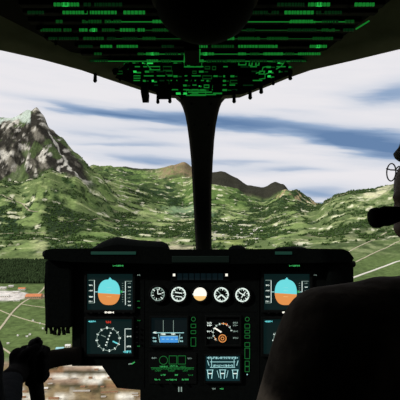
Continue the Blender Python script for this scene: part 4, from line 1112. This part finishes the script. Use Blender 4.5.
for s, hxx in ((-1, tx-.19), (1, tx+.14)):
    hp = Vector((hxx, Yp+.31, Zc-.535))
    R = Matrix.Rotation(PI/2, 3, 'X')
    ps = [('cap', hp+Vector((0, -.09, .01)), hp+Vector((0, -.03, 0)), .028, .026), ('ball', hp, (.042, .045, .016))]
    for i in range(4):
        q = hp+Vector((-.03+.02*i, .04, 0)); L = (.9, 1.05, 1, .8)[i]
        ps += [('cap', q, q+Vector((0, .03*L, -.004)), .0095, .009), ('cap', q+Vector((0, .03*L, -.004)), q+Vector((0, .05*L, -.018)), .009, .0075)]
    ps += [('cap', hp+Vector((-s*.03, -.02, 0)), hp+Vector((-s*.058, .02, -.008)), .012, .009)]
    organic('hand', ps, M['skin'], per, .004, 2)

# headset
hs = thing('headset', (hx, Yp, Zc+.18), 'black headset with a foam covered microphone in front of the mouth', 'headset')
mb = MB(); mb.tube([(hx+.01, Yp+.098*math.cos(a), Zc+.06+.135*math.sin(a)) for a in [PI*i/16 for i in range(17)]], .008); mb.build('headband', M['knob'], hs)
for s in (-1, 1):
    mb = MB(); mb.lathe((hx+.01, Yp+s*.078, Zc+.03), (0, s, 0), [(0, .036), (.008, .040), (.024, .038), (.034, .026), (.036, .004)], n=24); mb.build('ear_cup', M['knob'], hs)
mc = Q(381, 217, .655)
mb = MB(); mb.tube([(hx+.0, Yp-.108, Zc+.01), (hx-.05, Yp-.10, Zc-.01), (hx-.09, Yp-.065, Zc-.022), (mc.x+.022, .655, mc.z+.004)], [.007, .0065, .007, .009]); mb.build('mic_boom', M['knob'], hs)
mb = MB(); n0 = Vector((1, 0, .18)).normalized()
mb.lathe(mc-n0*.017, n0, [(-.002, .004), (0, .011), (.004, .015), (.010, .016), (.018, .0145), (.024, .0155), (.032, .0145), (.042, .012), (.052, .009)], n=20); mb.build('microphone', M['foam'], hs)
# glasses
gl = thing('eyeglasses', (hx-.11, Yp, Zc+.05), 'thin wire rimmed eyeglasses on the face turned left', 'eyeglasses')
for dy in (-.033, .033):
    c = Vector((.317, Yp+dy, Zc+.046)); mb = MB()
    pts = [c+Vector((-abs(math.cos(a))*.0, math.cos(a)*.017, math.sin(a)*.0145)) for a in [2*PI*i/24 for i in range(25)]]
    mb.tube(pts, .0011, n=6); mb.build('rim', M['wire'], gl)
mb = MB(); mb.tube([(.317, Yp-.017, Zc+.050), (.314, Yp, Zc+.053), (.317, Yp+.017, Zc+.050)], .0012, n=6); mb.build('bridge', M['wire'], gl)
for s in (-1, 1):
    mb = MB(); mb.tube([(.317, Yp+s*.050, Zc+.053), (.335, Yp+s*.076, Zc+.053), (hx+.0, Yp+s*.082, Zc+.05)], .0013, n=6); mb.build('temple', M['wire'], gl)

# ---- left hand person: only arm and gloved hand reach into view
Zc = CZ
lp = thing('person', (-.54, .45, 0), 'person at the lower left edge, dark sleeve and gloved hand on the control stick', 'person')
grip = Vector(W(33, 362, 1.02)); wr = Vector(W(17, 373, .93)); elb = Vector((-.326, .64, Zc-.42)); sh = Vector((-.338, .58, Zc-.225))
lx = -.54
organic('jacket', [('ball', (lx, .44, Zc-.28), (.17, .12, .17)), ('ball', (lx, .44, Zc-.50), (.165, .12, .24)), ('cap', (lx, .44, Zc-.13), sh, .055, .07),
                   ('cap', sh, elb, .062, .052), ('cap', elb, wr+Vector((-.012, 0, -.012)), .050, .026), ('cap', (lx, .44, Zc-.13), (lx-.17, .46, Zc-.19), .055, .07), ('cap', (lx-.17, .46, Zc-.19), (lx-.17, .56, Zc-.46), .065, .055),
                   ('cap', (lx-.17, .56, Zc-.46), (lx-.12, .80, Zc-.50), .055, .04)], M['sleeve'], lp, .009, 6)
R = Matrix.Rotation(math.radians(25), 3, 'Z')
# palm sits left/back of the bar, fingers close round its far side
hp = [('cap', wr+Vector((-.008, -.01, -.01)), grip+Vector((-.022, -.03, -.012)), .024, .025), ('ball', grip+Vector((-.026, -.014, -.004)), (.022, .030, .040)), ('cap', grip+Vector((-.028, -.018, .020)), grip+Vector((-.026, -.018, -.026)), .020, .020)]
for i, (z, L) in enumerate(((.024, 1.0), (.004, 1.08), (-.016, 1.0), (-.034, .85))):
    a = grip+Vector((-.026, .012, z)); b = grip+Vector((-.002, .032*L, z-.001)); c = grip+Vector((.025, .020*L, z-.003)); d = grip+Vector((.026, -.006, z-.005))
    hp += [('cap', a, b, .0115, .0105), ('cap', b, c, .0105, .0098), ('cap', c, d, .0098, .0085)]
a = grip+Vector((-.018, -.030, .014)); b = grip+Vector((.000, -.030, .032)); c = grip+Vector((.014, -.018, .040))
hp += [('cap', a, b, .015, .012), ('cap', b, c, .012, .0095)]
tag(organic('glove', hp, M['glove'], lp, .0035, 2), 'black glove closed round the stick')
organic('body', [('ball', (lx, .45, Zc+.06), (.075, .095, .11)), ('cap', (lx, .44, Zc+.0), (lx, .43, Zc-.14), .055, .06), ('ball', (lx, .535, Zc+.04), (.014, .022, .02)), ('ball', (lx, .51, Zc-.02), (.04, .03, .03))], M['skin'], lp, .006, 3)
organic('hair', [('ball', (lx, .435, Zc+.085), (.082, .10, .10))], M['hair'], lp, .008, 2)
organic('trousers', [('ball', (lx, .47, Zc-.72), (.17, .14, .10))] + [c for s in (-1, 1) for c in (('cap', (lx+s*.09, .49, Zc-.73), (lx+s*.12, .86, Zc-.70), .08, .06), ('cap', (lx+s*.12, .86, Zc-.70), (lx+s*.12, .94, Zc-1.12), .06, .045))], M['trousers'], lp, .012, 4)
for s in (-1, 1): organic('shoe', [('cap', (lx+s*.12, .92, .055), (lx+s*.12, 1.08, .045), .048, .042)], M['knob'], lp, .01, 2)

# control stick
cs = thing('control_stick', (grip.x+.02, grip.y+.02, 0), 'black control stick standing at the lower left, held by the gloved hand', 'control stick')
mb = MB(); mb.tube([grip+Vector((.000, 0, -.05)), grip+Vector((.0, 0, 0)), grip+Vector((.004, 0, .036))], [.018, .017, .018], n=16); mb.ball(grip+Vector((.006, .0, .044)), (.017, .016, .012)); mb.build('grip', M['knob'], cs)
mb = MB(); mb.lathe(grip+Vector((.012, -.004, .050)), (.1, -.2, 1), [(0, .008), (.006, .008), (.010, .004)], n=12); mb.build('trim_switch', M['knob'], cs)
mb = MB(); b0 = Vector(W(38, 400, 1.02)); mb.tube([grip+Vector((.001, 0, -.045)), Vector(W(36, 385, 1.02)), b0, Vector((b0.x+.01, 1.05, .45)), Vector((b0.x+.01, 1.07, .02))], [.017, .0175, .016, .014, .014], n=14); mb.build('shaft', M['knob'], cs)
mb = MB(); mb.lathe((b0.x+.01, 1.07, 0), (0, 0, 1), [(0, .06), (.02, .055), (.04, .03), (.06, .016)], n=20); mb.build('boot', M['foam'], cs)

# seats
def seat(x, y, label, hw=.17, top=-.40):
    t = thing('pilot_seat', (x, y, 0), label, 'seat')
    mb = MB(); mb.box((x, y+.22, CZ-.86), (.44, .46, .08), bevel=.03); mb.build('seat_cushion', M['seat'], t)
    mb = MB(); rs = []
    for (z, w) in ((-.84, .20), (-.70, .20), (-.55, hw+.01), (top-.03, hw), (top, hw-.03)):
        yy = y-.19+(z+.84)*-.04
        rs.append([(x-w, yy, CZ+z), (x-w*.9, yy-.03, CZ+z), (x+w*.9, yy-.03, CZ+z), (x+w, yy, CZ+z), (x+w*.9, yy+.035, CZ+z), (x-w*.9, yy+.035, CZ+z)])
    mb.rings(rs); mb.build('backrest', M['seat'], t)
    mb = MB(); mb.box((x, y+.22, (CZ-.90)/2), (.30, .34, CZ-.90), bevel=.02); mb.build('pedestal', M['cabin'], t)
seat(tx, Yp, 'dark pilot seat under the person at the right', .12, -.36)
seat(lx, .44, 'dark pilot seat under the person at the left edge')

# ================================================================== CAMERA
cam = bpy.data.cameras.new('camera'); co = bpy.data.objects.new('camera', cam); COL.objects.link(co)
co.location = (0, 0, CZ); co.rotation_euler = (PI/2, 0, 0)
cam.sensor_width = 36; cam.lens = F/400*36; cam.clip_start = .02; cam.clip_end = 100000
S.camera = co
S.view_settings.view_transform = 'Standard'; S.view_settings.look = 'None'; S.view_settings.gamma = 1; S.view_settings.exposure = 0
S.view_settings.use_curve_mapping = False
